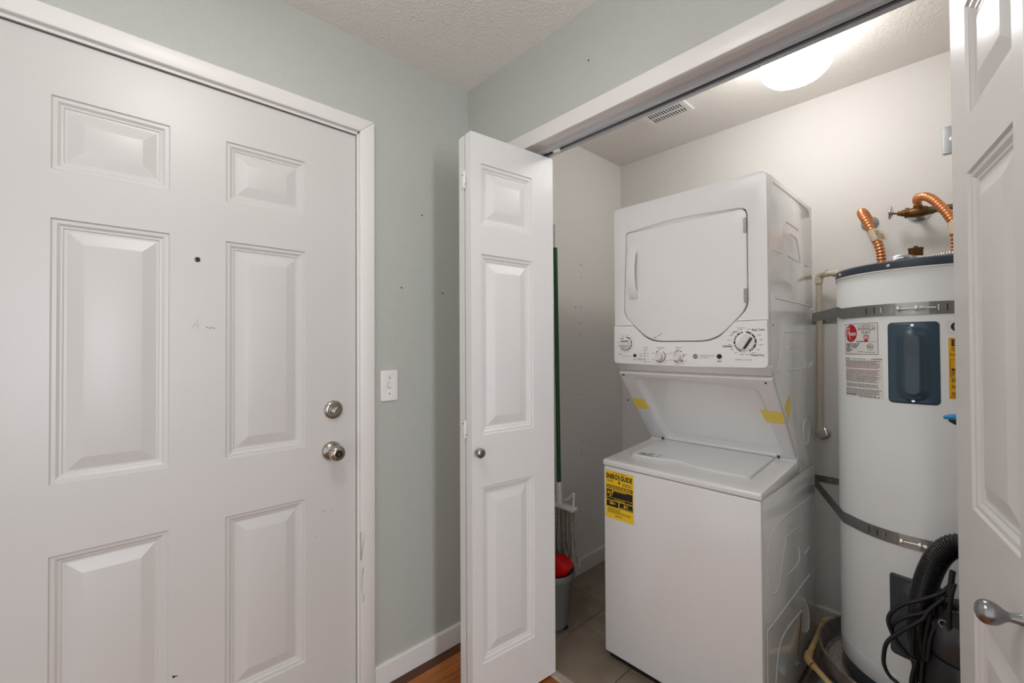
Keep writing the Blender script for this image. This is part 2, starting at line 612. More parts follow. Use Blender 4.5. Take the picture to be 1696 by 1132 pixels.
# small holes and plugs in the walls
for x, z in ((-.3292, 1.5007), (-.1376, 1.4945), (-.236, 1.8046)):
    MB().lathe([(0, -.0005), (.0032, -.0005), (.0028, .0012), (.0012, .0004), (0, .0004)], axis_m((x, -.0002, z), (0, -1, 0)), 10).out('wall_anchor', 'hole_dark', wl)
MB().lathe([(0, 0), (.003, 0), (.0026, .0012), (0, .0004)], axis_m((-.0002, -.6647, 2.2236), (-1, 0, 0)), 10).out('wall_anchor', 'hole_dark', wf)
for x, z in ((.7977, 1.7312), (.7969, 1.6587), (.7465, 1.4873), (.7951, 1.4901), (.7941, 1.3973), (.7934, 1.3287), (.796, 1.0647), (.7952, .9929), (.7924, .7303), (.7916, .6588)):
    MB().lathe([(0, 0), (.0032, 0), (.0028, .0012), (0, .0003)], axis_m((x, -.0002, z), (0, -1, 0)), 8).out('wall_anchor', 'hole_dark', wcl)
MB().lathe([(0, 0), (.005, 0), (.004, .0015), (0, .0003)], axis_m((XB - .0002, -.04, .93), (-1, 0, 0)), 8).out('wall_anchor', 'hole_dark', wcb)

# ------------------------------------------------------------------ panelled doors
PROFILE = ((0, 0), (.003, .0045), (.011, .0048), (.017, .0095), (.021, .0100), (.024, .0125), (.029, .0125), (.058, .0035), (.061, .0030))


def slab(width, z0, z1, thick, panels, name, m, parent, profile=PROFILE):
    """Local frame: x along the door 0..width, y=0 front (facing -y), thickness to +y."""
    b = bmesh.new()
    xs = sorted({0, width, *[p[0] for p in panels], *[p[1] for p in panels]})
    zs = sorted({z0, z1, *[p[2] for p in panels], *[p[3] for p in panels]})
    vt = {}

    def V(x, y_, z):
        k = (round(x, 5), round(y_, 5), round(z, 5))
        if k not in vt:
            vt[k] = b.verts.new(k)
        return vt[k]
    for xa, xb in zip(xs, xs[1:]):
        for za, zb in zip(zs, zs[1:]):
            if any(p[0] <= xa + 1e-6 and p[1] >= xb - 1e-6 and p[2] <= za + 1e-6 and p[3] >= zb - 1e-6 for p in panels):
                continue
            b.faces.new((V(xa, 0, za), V(xb, 0, za), V(xb, 0, zb), V(xa, 0, zb)))
    b.faces.new((V(0, thick, z0), V(0, thick, z1), V(width, thick, z1), V(width, thick, z0)))
    for xa, xb in zip(xs, xs[1:]):
        b.faces.new((V(xa, 0, z1), V(xb, 0, z1), b.verts.new((xb, thick, z1)), b.verts.new((xa, thick, z1))))
        b.faces.new((V(xa, 0, z0), b.verts.new((xa, thick, z0)), b.verts.new((xb, thick, z0)), V(xb, 0, z0)))
    for za, zb in zip(zs, zs[1:]):
        b.faces.new((V(0, 0, za), V(0, 0, zb), b.verts.new((0, thick, zb)), b.verts.new((0, thick, za))))
        b.faces.new((V(width, 0, za), b.verts.new((width, thick, za)), b.verts.new((width, thick, zb)), V(width, 0, zb)))
    mb = MB()
    mb._merge(b)
    o = mb.out(name, m, parent, smooth=False)
    return o


def panel_mesh(p, profile=PROFILE):
    mb = MB()
    rings = []
    for ins, d in profile:
        rings.append([mb.bm.verts.new((x, d, z)) for x, z in ((p[0] + ins, p[2] + ins), (p[1] - ins, p[2] + ins), (p[1] - ins, p[3] - ins), (p[0] + ins, p[3] - ins))])
    for q, r in zip(rings, rings[1:]):
        for i in range(4):
            j = (i + 1) % 4
            mb.bm.faces.new((q[i], q[j], r[j], r[i]))
    mb.bm.faces.new(rings[-1])
    bmesh.ops.recalc_face_normals(mb.bm, faces=list(mb.bm.faces))
    return mb


# entry door (door_1): local x from the left edge
d1 = thing('door_1', (DL, .01, 0), 'white six-panel entry door with nickel knob and deadbolt', None, kind='structure', local=True)
cols = ((-1.2805 - DL, -1.047 - DL), (-.9125 - DL, -.6835 - DL))
rowsz = ((1.714, 1.899), (.932, 1.593), (.212, .7575))
pan = [(a, b_, c_, d_) for a, b_ in cols for c_, d_ in rowsz]
slab(DR - DL, .008, DT, .044, pan, 'door_slab', 'door_paint', d1)
for p in pan:
    panel_mesh(p).out('door_panel', 'door_paint', d1, angle=12)


def L1(x, z, d=0.0):
    return (x - DL, -d, z)


# deadbolt
db = MB().lathe([(0, 0), (.0325, 0), (.0325, .004), (.030, .008), (.024, .011), (.022, .011), (.021, .008), (.0, .008)], axis_m(L1(-.5905, 1.0485), (0, -1, 0)), 40).out('deadbolt', 'nickel', d1)
MB().lathe([(0, 0), (.0135, 0), (.012, .008), (0, .009)], axis_m(L1(-.5905, 1.0485, .008), (0, -1, 0)), 24).out('turn_hub', 'nickel', db)
MB().plate(rrect(-.0055, .0055, -.013, .013, .004), [], .012, .002, axis_m(L1(-.5905, 1.0485, .022), (0, -1, 0)) @ Matrix.Rotation(math.radians(-32), 4, 'Z')).out('thumb_turn', 'nickel', db)
for sx in (-.0165, .0165):
    MB().lathe([(0, 0), (.0025, 0), (.002, .0015), (0, .0018)], axis_m(L1(-.5905 + sx, 1.0485 - abs(sx) * .1, .008), (0, -1, 0)), 10).out('screw', 'nickel', db)
# knob
kb = MB().lathe([(0, 0), (.0335, 0), (.0335, .003), (.031, .009), (.022, .016), (.013, .020), (0, .020)], axis_m(L1(-.5968, .9052), (0, -1, 0)), 40).out('door_knob', 'nickel', d1)
MB().lathe([(0, .016), (.012, .016), (.0125, .030), (.020, .036), (.0265, .046), (.027, .054), (.0235, .064), (.017, .068), (.0145, .0685), (.0135, .066), (0, .066)], axis_m(L1(-.5968, .9052), (0, -1, 0)), 40).out('knob_ball', 'nickel', kb)
MB().lathe([(0, .0655), (.012, .0655), (.0115, .0685), (.0, .0688)], axis_m(L1(-.5968, .9052), (0, -1, 0)), 24).out('knob_button', 'nickel_dark', kb)
MB().box(*(lambda c: (c[0] - .0012, c[0] + .0012, c[1] - .0008, c[1] + .0008, c[2] - .005, c[2] + .005))(L1(-.5968, .9052, .069))).out('key_slot', 'nickel', kb)
for sx, sz in ((-.022, -.002),):
    MB().lathe([(0, 0), (.003, 0), (.0025, .002), (0, .0022)], axis_m(L1(-.5968 + sx, .9052 + sz, .0155), (0, -1, 0)), 10).out('screw', 'nickel', kb)
# peephole
ph = MB().lathe([(0, .0005), (.0045, .0005), (.0055, .003), (.0075, .002), (.0078, 0), (0, 0)], axis_m(L1(-.9835, 1.5275), (0, -1, 0)), 24).out('peephole', 'nickel', d1)
MB().lathe([(0, .0012), (.0046, .0012), (.0046, .0006), (0, .0006)], axis_m(L1(-.9835, 1.5275), (0, -1, 0)), 20).out('peephole_lens', 'black', ph)
# scuffs: pencilled A, smear, gouge
sc = lambda u, v: L1(-.986 + u, 1.337 + v, .0003)
MB().tube([sc(-.011, -.012), sc(-.004, .002), sc(.003, .016), sc(.004, .0), sc(.005, -.014)], .0004, 5).tube([sc(-.006, -.004), sc(.006, -.001)], .0004, 5).out('pencil_mark', 'pencil', d1)
for i in range(4):
    MB().box(*(lambda c: (c[0], c[0] + .004, c[1], c[1] + .0002, c[2], c[2] + .004))(L1(-.962 + i * .006, 1.327 - (i % 2) * .002, .0003))).out('smear_mark', 'pencil', d1, smooth=False)
MB().prism([(-1.0385 - DL, .3475), (-1.030 - DL, .343), (-1.0235 - DL, .340), (-1.031 - DL, .341), (-1.037 - DL, .339)], 'y', -.0006, .0).out('gouge_mark', 'hole_dark', d1)
for x, z, l in ((-.63, .70, .012), (-.655, .62, .006), (-.60, .69, .008)):
    MB().box(x - DL, x - DL + l, -.0003, 0, z, z + .0018).out('smear_mark', 'pencil', d1, smooth=False)

# bifold closet doors
LW, LZ0, LZ1, LT = .3774, .0095, 2.0012, .035
LP = [(.1038, .336, 1.6862, 1.9007), (.1038, .336, .9644, 1.5874), (.1038, .336, .1863, .7871)]


def smooth_prof(pr, k=5):
    p, _ = spline([Vector((a, b, 0)) for a, b in pr], [0] * len(pr), k)
    return [(max(0, v.x), v.y) for v in p]


def knob_on(parent, x, z, side, ysign):
    k = MB().lathe(smooth_prof([(.0078, 0), (.0070, .004), (.0062, .010), (.0085, .014), (.0148, .020), (.0165, .026), (.0140, .031), (.0075, .0336), (0, .0342)]), axis_m((x, 0 if ysign < 0 else LT, z), (0, ysign, 0)), 32).out('knob', 'pewter', parent, label='satin pewter knob')
    return k


def leaf(name, parent_root, mirror, back=False):
    """Local frame for the left pair: x=0 at the track end, runs to -width (the fold); the face looks to -y.
    mirror: the right pair, whose face looks to +y."""
    pr = [(-p[1], -p[0], p[2], p[3]) for p in LP]
    e = thing(name, (0, 0, 0), None, None, local=True)
    e.parent = parent_root

    def place(o):
        if mirror:
            for v in o.data.vertices:
                v.co.y = -v.co.y
            o.data.flip_normals()
        return o
    # slab() runs from 0..width, so shift into -width..0
    sh = [(p[0] + LW, p[1] + LW, p[2], p[3]) for p in pr]
    s = slab(LW, LZ0, LZ1, LT, sh, 'leaf_board', 'bifold_paint', e)
    for v in s.data.vertices:
        v.co.x -= LW
    place(s)
    for p in pr:
        place(panel_mesh(p).out('door_panel', 'bifold_paint', e, angle=12))
    return e


def hinge(parent, x, y_, z):
    h = MB().tube([(x, y_, z - .03), (x, y_, z + .03)], .004, 8).out('hinge', 'trim_paint', parent)
    for s, a in ((1, .016), (-1, .012)):
        MB().box(x - .0012, x - .0002, min(y_, y_ + s * a), max(y_, y_ + s * a), z + (-.026 if s < 0 else -.022), z + (.010 if s < 0 else .026)).out('hinge_leaf', 'trim_paint', h, smooth=False)
    for dz in (-.018, .018):
        MB().lathe([(0, 0), (.0025, 0), (.002, .001), (0, .0012)], axis_m((x - .0012, y_ + .009 * (1 if dz > 0 else -1), z + dz), (-1, 0, 0)), 8).out('screw', 'nickel_dark', h)
    return h


# left pair
TL = -.0911
d2 = thing('door_2', (.10, -.4116, 0), 'white folded bifold closet door left of the washer', None, kind='structure', rotz=TL, local=True)
lead = leaf('door_leaf', d2, False)
knob_on(lead, -LW + .0200, .9110, 1, -1)
rear = leaf('door_leaf', d2, False)
for o in rear.children:      # the second leaf folds back behind the first, face away
    for v in o.data.vertices:
        v.co.y = LT * 2 + .009 - v.co.y
    o.data.flip_normals()
rear.rotation_euler = (0, 0, math.radians(-1.6))
rear.location = (-LW, LT, 0)
for o in rear.children:
    for v in o.data.vertices:
        v.co.x += LW
        v.co.y -= LT
for hz in (1.845, .985, .075):
    hinge(d2, -LW - .002, LT + .004, hz)
# right pair
TR = .2163
d3 = thing('door_3', (.0989, -1.5115, 0), 'white folded bifold closet door at the right beside the water heater', None, kind='structure', rotz=TR, local=True)
lead3 = leaf('door_leaf', d3, True)
k3 = MB().lathe(smooth_prof([(.0080, 0), (.0072, .004), (.0064, .012), (.0085, .017), (.0140, .024), (.0168, .032), (.0160, .039), (.0115, .0445), (.0055, .0468), (0, .0472)]), axis_m((-LW + .0400, 0, .8785), (0, 1, 0)), 40).out('knob', 'pewter', lead3, label='satin pewter knob')
rear3 = leaf('door_leaf', d3, True)
for o in rear3.children:
    for v in o.data.vertices:
        v.co.y = -LT * 2 - .009 - v.co.y
        v.co.x += LW
        v.co.y += LT + .0045
    o.data.flip_normals()
rear3.location = (-LW, -LT - .0045, 0)
rear3.rotation_euler = (0, 0, math.radians(-35))
for hz in (1.845, .985, .075):
    hinge(d3, -LW - .002, -LT - .004, hz)

# ------------------------------------------------------------------ switch plates
sw = thing('light_switch', (-.3845, 0, 1.062), 'white toggle light switch plate on grey wall beside entry door', 'switch')
MB().plate(rrect(-.035, .035, -.058, .058, .004), [rrect(-.0055, .0055, -.0125, .0125, .001, 2)], .007, .002, axis_m((-.3845, -.0035, 1.121), (0, -1, 0))).out('cover_plate', 'plastic_white', sw)
MB().box(-.390, -.379, -.003, -.001, 1.108, 1.134).out('switch_well', 'plastic_white', sw, smooth=False)
MB().prism([(-.002, 1.114), (-.014, 1.1165), (-.0155, 1.122), (-.013, 1.1245), (-.002, 1.128)], 'x', -.3887, -.3803, .001, 1).out('toggle', 'plastic_white', sw)
for dz in (-.030, .030):
    MB().lathe([(0, 0), (.0033, 0), (.0026, .0012), (0, .0014)], axis_m((-.3845, -.007, 1.121 + dz), (0, -1, 0)), 10).out('screw', 'zinc', sw)

pl = thing('outlet_plate', (XB, -1.4714, 2.004), 'steel wall plate with conduit stub high on closet back wall', 'wall plate')
MB().plate(rrect(-.036, .036, -.053, .053, .003), [], .006, .0018, axis_m((XB - .003, -1.4865, 2.0573), (-1, 0, 0))).out('cover_plate', 'plate_steel', pl)
MB().lathe([(0, 0), (.016, 0), (.016, .004), (.011, .006), (.011, .012), (0, .012)], axis_m((XB - .006, -1.4865, 2.0573), (-1, 0, 0)), 20).out('connector', 'zinc', pl)
cp, cr = spline([Vector(v) for v in ((XB - .016, -1.4865, 2.0573), (XB - .05, -1.489, 2.058), (XB - .09, -1.50, 2.05), (XB - .13, -1.53, 2.02), (XB - .15, -1.56, 1.95), (XB - .16, -1.59, 1.85), (XB - .2, -1.6, 1.7), (XB - .28, -1.58, 1.56))], [.009] * 8, 16)
MB().tube(cp, [.0095 if i % 3 else .0078 for i in range(len(cp))], 10).out('flexible_conduit', 'zinc', pl)
for dz in (-.042, .042):
    MB().lathe([(0, 0), (.0035, 0), (.0028, .0015), (0, .0018)], axis_m((XB - .006, -1.4795, 2.0573 + dz), (-1, 0, 0)), 10).out('screw', 'zinc', pl)

# ------------------------------------------------------------------ lamps and vent
LX, LY = .660, -1.098
cl = thing('ceiling_light', (LX, LY, H), 'round glowing white dome light on closet ceiling', 'ceiling light')
MB().lathe([(0, 0), (.085, 0), (.085, -.05), (.078, -.056), (0, -.056)], Matrix.Translation((LX, LY, H)), 48).out('lamp_base', 'plastic_white', cl)
MB().lathe([(.076, -.052), (.100, -.066), (.112, -.088), (.115, -.110), (.107, -.134), (.087, -.155), (.058, -.168), (.029, -.174), (0, -.175)], Matrix.Translation((LX, LY, H)), 48).out('lamp_shade', 'lamp_closet', cl)
MB().box(LX - .006, LX + .010, LY - .108, LY - .092, H - .075, H - .04, .002, 1).out('shade_clip', 'plastic_white', cl)
RX, RY = -1.005, -.90
rl = thing('ceiling_light', (RX, RY, H), 'round glowing dome light on hall ceiling above the entry', 'ceiling light')
MB().lathe([(0, 0), (.07, 0), (.07, -.02), (.012, -.03), (.012, -.12), (0, -.12)], Matrix.Translation((RX, RY, H)), 32).out('lamp_base', 'nickel', rl)
MB().lathe([(.155, -.075), (.160, -.080), (.150, -.110), (.120, -.140), (.07, -.157), (0, -.162)], Matrix.Translation((RX, RY, H)), 48).out('lamp_shade', 'lamp_room', rl)

vt_ = thing('ceiling_vent', (.81, -.515, H), 'white louvred exhaust vent grille on closet ceiling', 'vent')
vx0, vx1, vy0, vy1 = .752, .874, -.628, -.402
frame_holes = [rrect(-.045, .045, -.083, .083, .002, 2)]
MB().plate(rrect(-.061, .061, -.113, .113, .004), frame_holes, .009, .003, Matrix.Translation((.813, -.515, H - .0045))).out('vent_frame', 'plastic_white', vt_)
MB().box(.766, .860, -.600, -.430, H - .0014, H - .0006).out('vent_dark_backing', 'black', vt_, smooth=False)  # thin black sheet stands in for the darkness behind the louvres
MB().box(.809, .817, -.598, -.432, H - .0088, H - .0052).out('vent_divider', 'plastic_white', vt_, smooth=False)
for i in range(13):
    yy = -.592 + i * .0128
    MB().box(.768, .858, yy, yy + .0048, H - .0085, H - .0055).out('louvre', 'plastic_white', vt_, smooth=False)

# ------------------------------------------------------------------ stacked washer and dryer
WYR, WYL, WXF, WXB = -1.0745, -.4870, .3188, .954
wd = thing('washer_dryer', (.64, -.781, 0), 'white stacked washer and dryer unit in the closet', 'laundry unit')
MB().box(WXF + .02, WXB - .01, WYR + .012, WYL - .012, .004, .030).out('base', 'black', wd, smooth=False)
for fx in (WXF + .04, WXB - .05):
    for fy in (WYR + .04, WYL - .04):
        MB().lathe([(0, 0), (.018, 0), (.016, .012), (0, .012)], Matrix.Translation((fx, fy, 0)), 12).out('foot', 'rubber_black', wd)
MB().box(WXF + .012, WXB, WYR, WYL, .030, .7805, .004, 2).out('washer_cabinet', 'appliance_side', wd)
wfp = MB().box(WXF, WXF + .0118, WYR, WYL, .030, .7795, .005, 3).out('washer_front', 'appliance_white', wd)
# deck
deck = [(WXF - .003, .7825), (WXF - .003, .800), (WXF + .002, .8055), (.36, .8085), (.43, .8130), (.690, .8345), (.700, .8500), (.716, .8520), (.73, .842), (.73, .7825)]
MB().prism(deck, 'y', WYR - .002, WYL + .002, .003, 2).out('washer_deck', 'appliance_white', wd, angle=25)
sl = math.atan2(.8345 - .8130, .690 - .43)
ML = Matrix.Translation((.43, 0, .8130)) @ Matrix.Rotation(-sl, 4, 'Y')
lid = [(-.012, -.548), (.245, -.548), (.245, -1.008), (-.012, -1.008)]
lo = rrect(-.012, .252, -1.008, -.548, .018)
# scoop in the lid's front edge
fr = []
for q in lo:
    fr.append(q)
idx = [i for i, q in enumerate(fr) if abs(q[0] + .012) < 1e-4]
notch = []
for k in range(17):
    t = k / 16
    notch.append((-.012 + .022 * math.sin(PI * t) ** 1.5, -.64 - .20 * t))
ia = max(idx, key=lambda i: fr[i][1])
lo2 = fr[:ia + 1] + notch + fr[ia + 1:]
lidp = MB().plate(lo2, [], .012, .0035, ML @ Matrix.Translation((0, 0, .0045)), 3).out('washer_lid', 'appliance_white', wd)
MB().tube([(.6935, -.560, .848), (.6935, -1.012, .848)], .010, 10).out('lid_hinge_bar', 'appliance_white', lidp)
for yy in (-.5505, -1.0215):
    MB().tube([(.6925, yy, .8465), (.6925, yy + .0045, .8465)], .0085, 10).out('hinge_gap', 'black', lidp)


def lid_fn(u, v):      # u to the right (-y), v up the lid (+x)
    p = ML @ Vector((-.012 + v, -.548 - u, .0108))
    return p


s_ = MB()
for (u0, u1, v0, v1) in ((.030, .105, .010, .0125), (.030, .033, .010, .036), (.034, .09, .016, .020), (.036, .06, .024, .034), (.064, .072, .026, .034), (.076, .085, .024, .032)):
    s_.quad(u0, u1, v0, v1, lid_fn)
s_.poly([(.062, .042), (.070, .047), (.085, .046), (.092, .040), (.080, .039)], lid_fn).poly([(.108, .012), (.112, .014), (.118, .044), (.114, .044)], lid_fn)
s_.out('lid_sticker', 'print_teal', lidp, kind='stuff', smooth=False, label='small teal printed sticker')

# energy sticker on the washer front
ex = WXF - .0006


def E_(u, v, d=0.0):        # origin lower left corner of the sticker
    return (ex - d, -.4965 - u, .5755 + v)


EW, EH = .128, .189
el = MB().plate([(0, 0), (EW, 0), (EW, EH), (0, EH)], [], .0012, 0, Matrix(((0, 0, -1, ex), (-1, 0, 0, -.4965), (0, 1, 0, .5755), (0, 0, 0, 1)))).out('energy_sticker', 'yellow_label', wfp, smooth=False, label='yellow and black energy rating sticker')
f1 = lambda u, v: E_(u, v, .0008)
f2 = lambda u, v: E_(u, v, .0011)
rd = random.Random(3)
MB().quad(.004, .124, .118, .132, f1).quad(.004, .124, .073, .114, f1).quad(.004, .060, .046, .070, f1).quad(.064, .124, .046, .070, f1).out('sticker_panel', 'label_black', wfp, smooth=False, kind='stuff')
tx = MB().text('ENERGY', .0265, f1, .0340, .166, sx=.63, bold=.0012).text('GUIDE', .0265, f1, .0960, .166, sx=.68, bold=.0012)
tx.quad(.0625, .0655, .146, .170, f1).poly([(.057, .149), (.064, .140), (.071, .149)], f1)
for v in (.183,):
    tx.fine_print(.035, .095, v, .0018, f1, rd)
for v in (.150, .1465):
    tx.fine_print(.008, .038, v, .0018, f1, rd)
for v in (.148, .143, .1385):
    tx.fine_print(.078, .120, v, .0022, f1, rd)
for v in (.040, .0365, .033, .0295, .026, .0225):
    tx.fine_print(.010, .070 + (.045 if v < .030 else 0), v, .0015, f1, rd)
tx.fine_print(.045, .075, .013, .003, f1, rd)
tx.out('sticker_print', 'label_black', wfp, smooth=False, kind='stuff')
tw = MB().text('$17', .021, f2, .022, .099, sx=.85, bold=.0008).text('138', .015, f2, .026, .060, sx=.9, bold=.0006).text('$11', .014, f2, .094, .060, sx=.95, bold=.0006)
tw.quad(.008, .121, .0815, .083, f2).quad(.008, .0095, .079, .086, f2).quad(.1195, .121, .079, .086, f2).quad(.085, .086, .080, .085, f2).poly([(.017, .091), (.027, .091), (.022, .084)], f2)
tw.fine_print(.007, .120, .1275, .0030, f2, rd).fine_print(.007, .120, .1222, .0030, f2, rd).fine_print(.030, .095, .1105, .0024, f2, rd).fine_print(.040, .090, .0765, .0018, f2, rd).fine_print(.038, .048, .060, .003, f2, rd).fine_print(.068, .120, .050, .0022, f2, rd)
tw.out('sticker_print', 'yellow_label', wfp, smooth=False, kind='stuff')
MB().box(ex - .0002, ex, -1.0358, -1.0348, .625, .672).out('scuff_mark', 'smudge', wfp, smooth=False)
MB().lathe([(0, .0002), (.019, .0001), (.022, 0)], axis_m((ex + .0001, -.565, .262), (-1, 0, 0)), 24).out('smudge_mark', 'smudge', wfp)

# dryer body: one side profile from top to the washer, slanting in over the lid
DXF = .405
prof = [(DXF + .0265, 1.8400), (WXB, 1.8340), (WXB, .783), (.733, .783), (.708, .853), (.4535, 1.163), (DXF + .0265, 1.190)]
MB().prism(prof, 'y', WYR, WYL, .004, 2).out('dryer_cabinet', 'appliance_side', wd)


def Fm(x):       # plate frame on a plane x=const facing -x: local x -> -y, local y -> z
    return Matrix(((0, 0, -1, x), (-1, 0, 0, 0), (0, 1, 0, 0), (0, 0, 0, 1)))


A_ = lambda y_, z: (-y_, z)
door_out = [A_(-.5480, 1.7335), A_(-1.0110, 1.7335), A_(-1.0115, 1.395), A_(-.905, 1.2850), A_(-.650, 1.2860), A_(-.5345, 1.395)]
door_rad = [.006, .028, .04, .06, .06, .04]
SEAM = 1.3505


def grow(pts, d):
    c = Vector((sum(p[0] for p in pts) / len(pts), sum(p[1] for p in pts) / len(pts)))
    out = []
    N = len(pts)
    for i in range(N):
        p, a, b_ = Vector(pts[i]), Vector(pts[i - 1]), Vector(pts[(i + 1) % N])
        n1 = Vector((-(p - a).y, (p - a).x)).normalized()
        n2 = Vector((-(b_ - p).y, (b_ - p).x)).normalized()
        n = (n1 + n2).normalized()
        if n.dot(p - c) < 0:
            n = -n
        k = 1 / max(.4, abs(n.dot(n1)))
        out.append(tuple(p + n * d * k))
    return out


hole = grow(door_out, .0032)
# split the hole at the control panel seam
up_out = round_poly([A_(WYL, 1.8455), A_(WYR, 1.8455), A_(WYR, SEAM), A_(-.9720, SEAM), A_(-1.0147, 1.3935), A_(-1.0143, 1.7365), A_(-.90, 1.7440), A_(-.76, 1.7520), A_(-.64, 1.7455), A_(-.545, 1.7366), A_(-.5313, 1.3960), A_(-.5785, SEAM), A_(WYL, SEAM)],
                    [.016, .016, .001, .001, .03, .030, .02, .04, .02, .008, .03, .001, .001])
MB().plate(up_out, [], .026, .0018, Fm(DXF + .013), 3).out('dryer_front', 'fascia_white', wd)
low_out = round_poly([A_(WYL, SEAM - .0002), A_(-.5770, SEAM - .0002), A_(-.6487, 1.2828), A_(-.9065, 1.2818), A_(-.9738, SEAM - .0002), A_(WYR, SEAM - .0002), A_(WYR, 1.193), A_(-.781, 1.189), A_(WYL, 1.196)],
                     [.001, .002, .06, .06, .002, .001, .018, .3, .018])
cpn = MB().plate(low_out, [], .030, .0018, Fm(DXF + .009), 3).out('control_panel', 'fascia_white', wd)
MB().prism([(DXF - .004, 1.200), (DXF + .030, 1.1655), (DXF + .055, 1.1655), (DXF + .055, 1.20)], 'y', WYR - .0008, WYL + .0008, .002, 1).out('lower_lip', 'fascia_white', wd)
MB().plate(round_poly(grow(door_out, .010), door_rad), [], .004, 0, Fm(DXF + .021)).out('door_gap_backing', 'black', wd, smooth=False)  # black sheet behind the door paints the shade in the gap around it
dd = MB().plate(round_poly(door_out, door_rad, 6), [], .020, .004, Fm(DXF + .0085), 3).out('dryer_door', 'fascia_white', wd)
# eyebrow scoop over the door: sloping facet inside the fascia opening
sc_ = MB()
n = 14
top_ = []
bot_ = []
for i in range(n + 1):
    t = i / n
    yy = -.545 - (1.0143 - .545) * t * .98
    zz = 1.7372 + .0155 * math.sin(PI * min(1, t * 1.02)) ** 1.2
    top_.append(sc_.bm.verts.new((DXF + .001, yy, zz)))
    bot_.append(sc_.bm.verts.new((DXF + .016, yy, 1.7338)))
for i in range(n):
    sc_.bm.faces.new((bot_[i], top_[i], top_[i + 1], bot_[i + 1]))
sc_.out('door_scoop', 'fascia_white', wd)
# handle
hx = DXF - .0015
hp, hr = [], []
hb = MB()
hpts = []
for i in range(13):
    t = i / 12
    z = 1.4590 + .2150 * t
    hpts.append((z, .004 + .026 * math.sin(PI * t) ** .8))
outer = [(-(hx - d), z) for z, d in hpts]
prof_h = [(hx + .001, 1.4590)] + [(hx - d, z) for z, d in hpts] + [(hx + .001, 1.6740)]
inner = [(hx - d + .008, z) for z, d in hpts[2:-2]]
prof_h = prof_h + [(hx + .001, 1.640)] + [(hx - d + .008, z) for z, d in hpts[-3:1:-1]] + [(hx + .001, 1.493)]
hb.prism(prof_h, 'y', -.5995, -.5635, .002, 2).out('handle', 'fascia_white', dd, angle=40)
for zz in (1.674, 1.436):
    hg = MB().tube([(DXF - .003, -1.0085, zz - .0245), (DXF - .003, -1.0085, zz + .0245)], .0042, 8).out('hinge', 'zinc', dd)
    MB().box(DXF - .0035, DXF - .0012, -1.0075, -1.001, zz - .023, zz + .023).out('hinge_leaf', 'zinc', dd, smooth=False)
for (ya, za, yb, zb) in ((-.668, 1.297, -.679, 1.303), (-.684, 1.305, -.693, 1.3095), (-.696, 1.311, -.700, 1.3155)):
    MB().tube([(DXF - .0018, ya, za), (DXF - .0018, yb, zb)], [.0006, .0013], 5).out('scratch_mark', 'black', dd)

# dials, buttons, print on the control panel
px = DXF - .0062


def dial(yc, zc, r, rot, big):
    d = MB().lathe([(0, 0), (r, 0), (r, .003), (r * .93, .0045), (r * .80, .0048), (0, .0048)], axis_m((px, yc, zc), (-1, 0, 0)), 36).out('dial', 'fascia_white', cpn)
    b = bmesh.new()
    M = Fm(px - .012) @ Matrix.Translation((-yc, zc, 0)) @ Matrix.Rotation(math.radians(rot), 4, 'Z')
    if big:
        MB().plate(rrect(-r * .34, r * .34, -r * .86, r * .86, r * .12), [], .017, .003, M).out('dial_grip', 'plastic_white', d)
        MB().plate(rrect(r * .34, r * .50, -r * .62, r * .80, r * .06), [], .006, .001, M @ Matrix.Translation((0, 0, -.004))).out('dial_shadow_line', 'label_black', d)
    else:
        MB().lathe([(r * .82, 0), (r * .80, .014), (r * .70, .018), (0, .018)], axis_m((px - .004, yc, zc), (-1, 0, 0)), 32).out('dial_grip', 'plastic_white', d)
        MB().box(px - .0226, px - .0215, yc - .0008, yc + .0008, zc + r * .3, zc + r * .68).out('dial_pointer', 'print_grey', d, smooth=False)
    # printed ring of ticks
    t = MB()
    f = lambda u, v: (px - .0003, yc - u, zc + v)
    rng = random.Random(int(-yc * 1000))
    a = 20
    while a < 375:
        st = rng.choice((8, 16, 26)) if a < 200 else rng.choice((8, 9, 22))
        if rng.random() < .82:
            R0, R1 = r * 1.03, r * 1.20
            k = max(2, st // 5)
            for i in range(k):
                a0, a1 = math.radians(a + st * i / k), math.radians(a + st * (i + 1) / k)
                t.poly([(R0 * math.sin(a0), R0 * math.cos(a0)), (R1 * math.sin(a0), R1 * math.cos(a0)), (R1 * math.sin(a1), R1 * math.cos(a1)), (R0 * math.sin(a1), R0 * math.cos(a1))], f)
        a += st + 5
    t.out('dial_ring', 'print_dark', cpn, kind='stuff', smooth=False)
    return d


dial(-.5442, 1.2770, .0240, 90, True)
dial(-1.0047, 1.2795, .0300, -33, True)
dial(-.6965, 1.2270, .0195, 120, False)
dial(-.7700, 1.2270, .0195, 0, False)
MB().lathe([(0, 0), (.0065, 0), (.006, .004), (0, .0046)], axis_m((px, -.5865, 1.2290), (-1, 0, 0)), 20).out('start_button', 'label_black', cpn)
MB().lathe([(0, 0), (.0085, 0), (.008, .004), (0, .0046)], axis_m((px, -.9205, 1.2295), (-1, 0, 0)), 20).out('start_button', 'label_black', cpn)
MB().lathe([(0, 0), (.007, 0), (.0065, .004), (0, .0046)], axis_m((px, -.6120, 1.2320), (-1, 0, 0)), 20).out('push_button', 'plastic_white', cpn)
C_ = lambda u, v: (px - .0003, -u, v)
for i in range(5):
    MB().box(px - .0012, px, -.6318, -.6282, 1.2475 - i * .0112, 1.2511 - i * .0112).out('indicator_light', 'print_dark', cpn, smooth=False)
emb = MB().lathe([(0, 0), (.0088, 0), (.0088, .0008), (0, .0008)], axis_m((px, -.8350, 1.2285), (-1, 0, 0)), 28).out('round_emblem', 'print_dark', cpn)
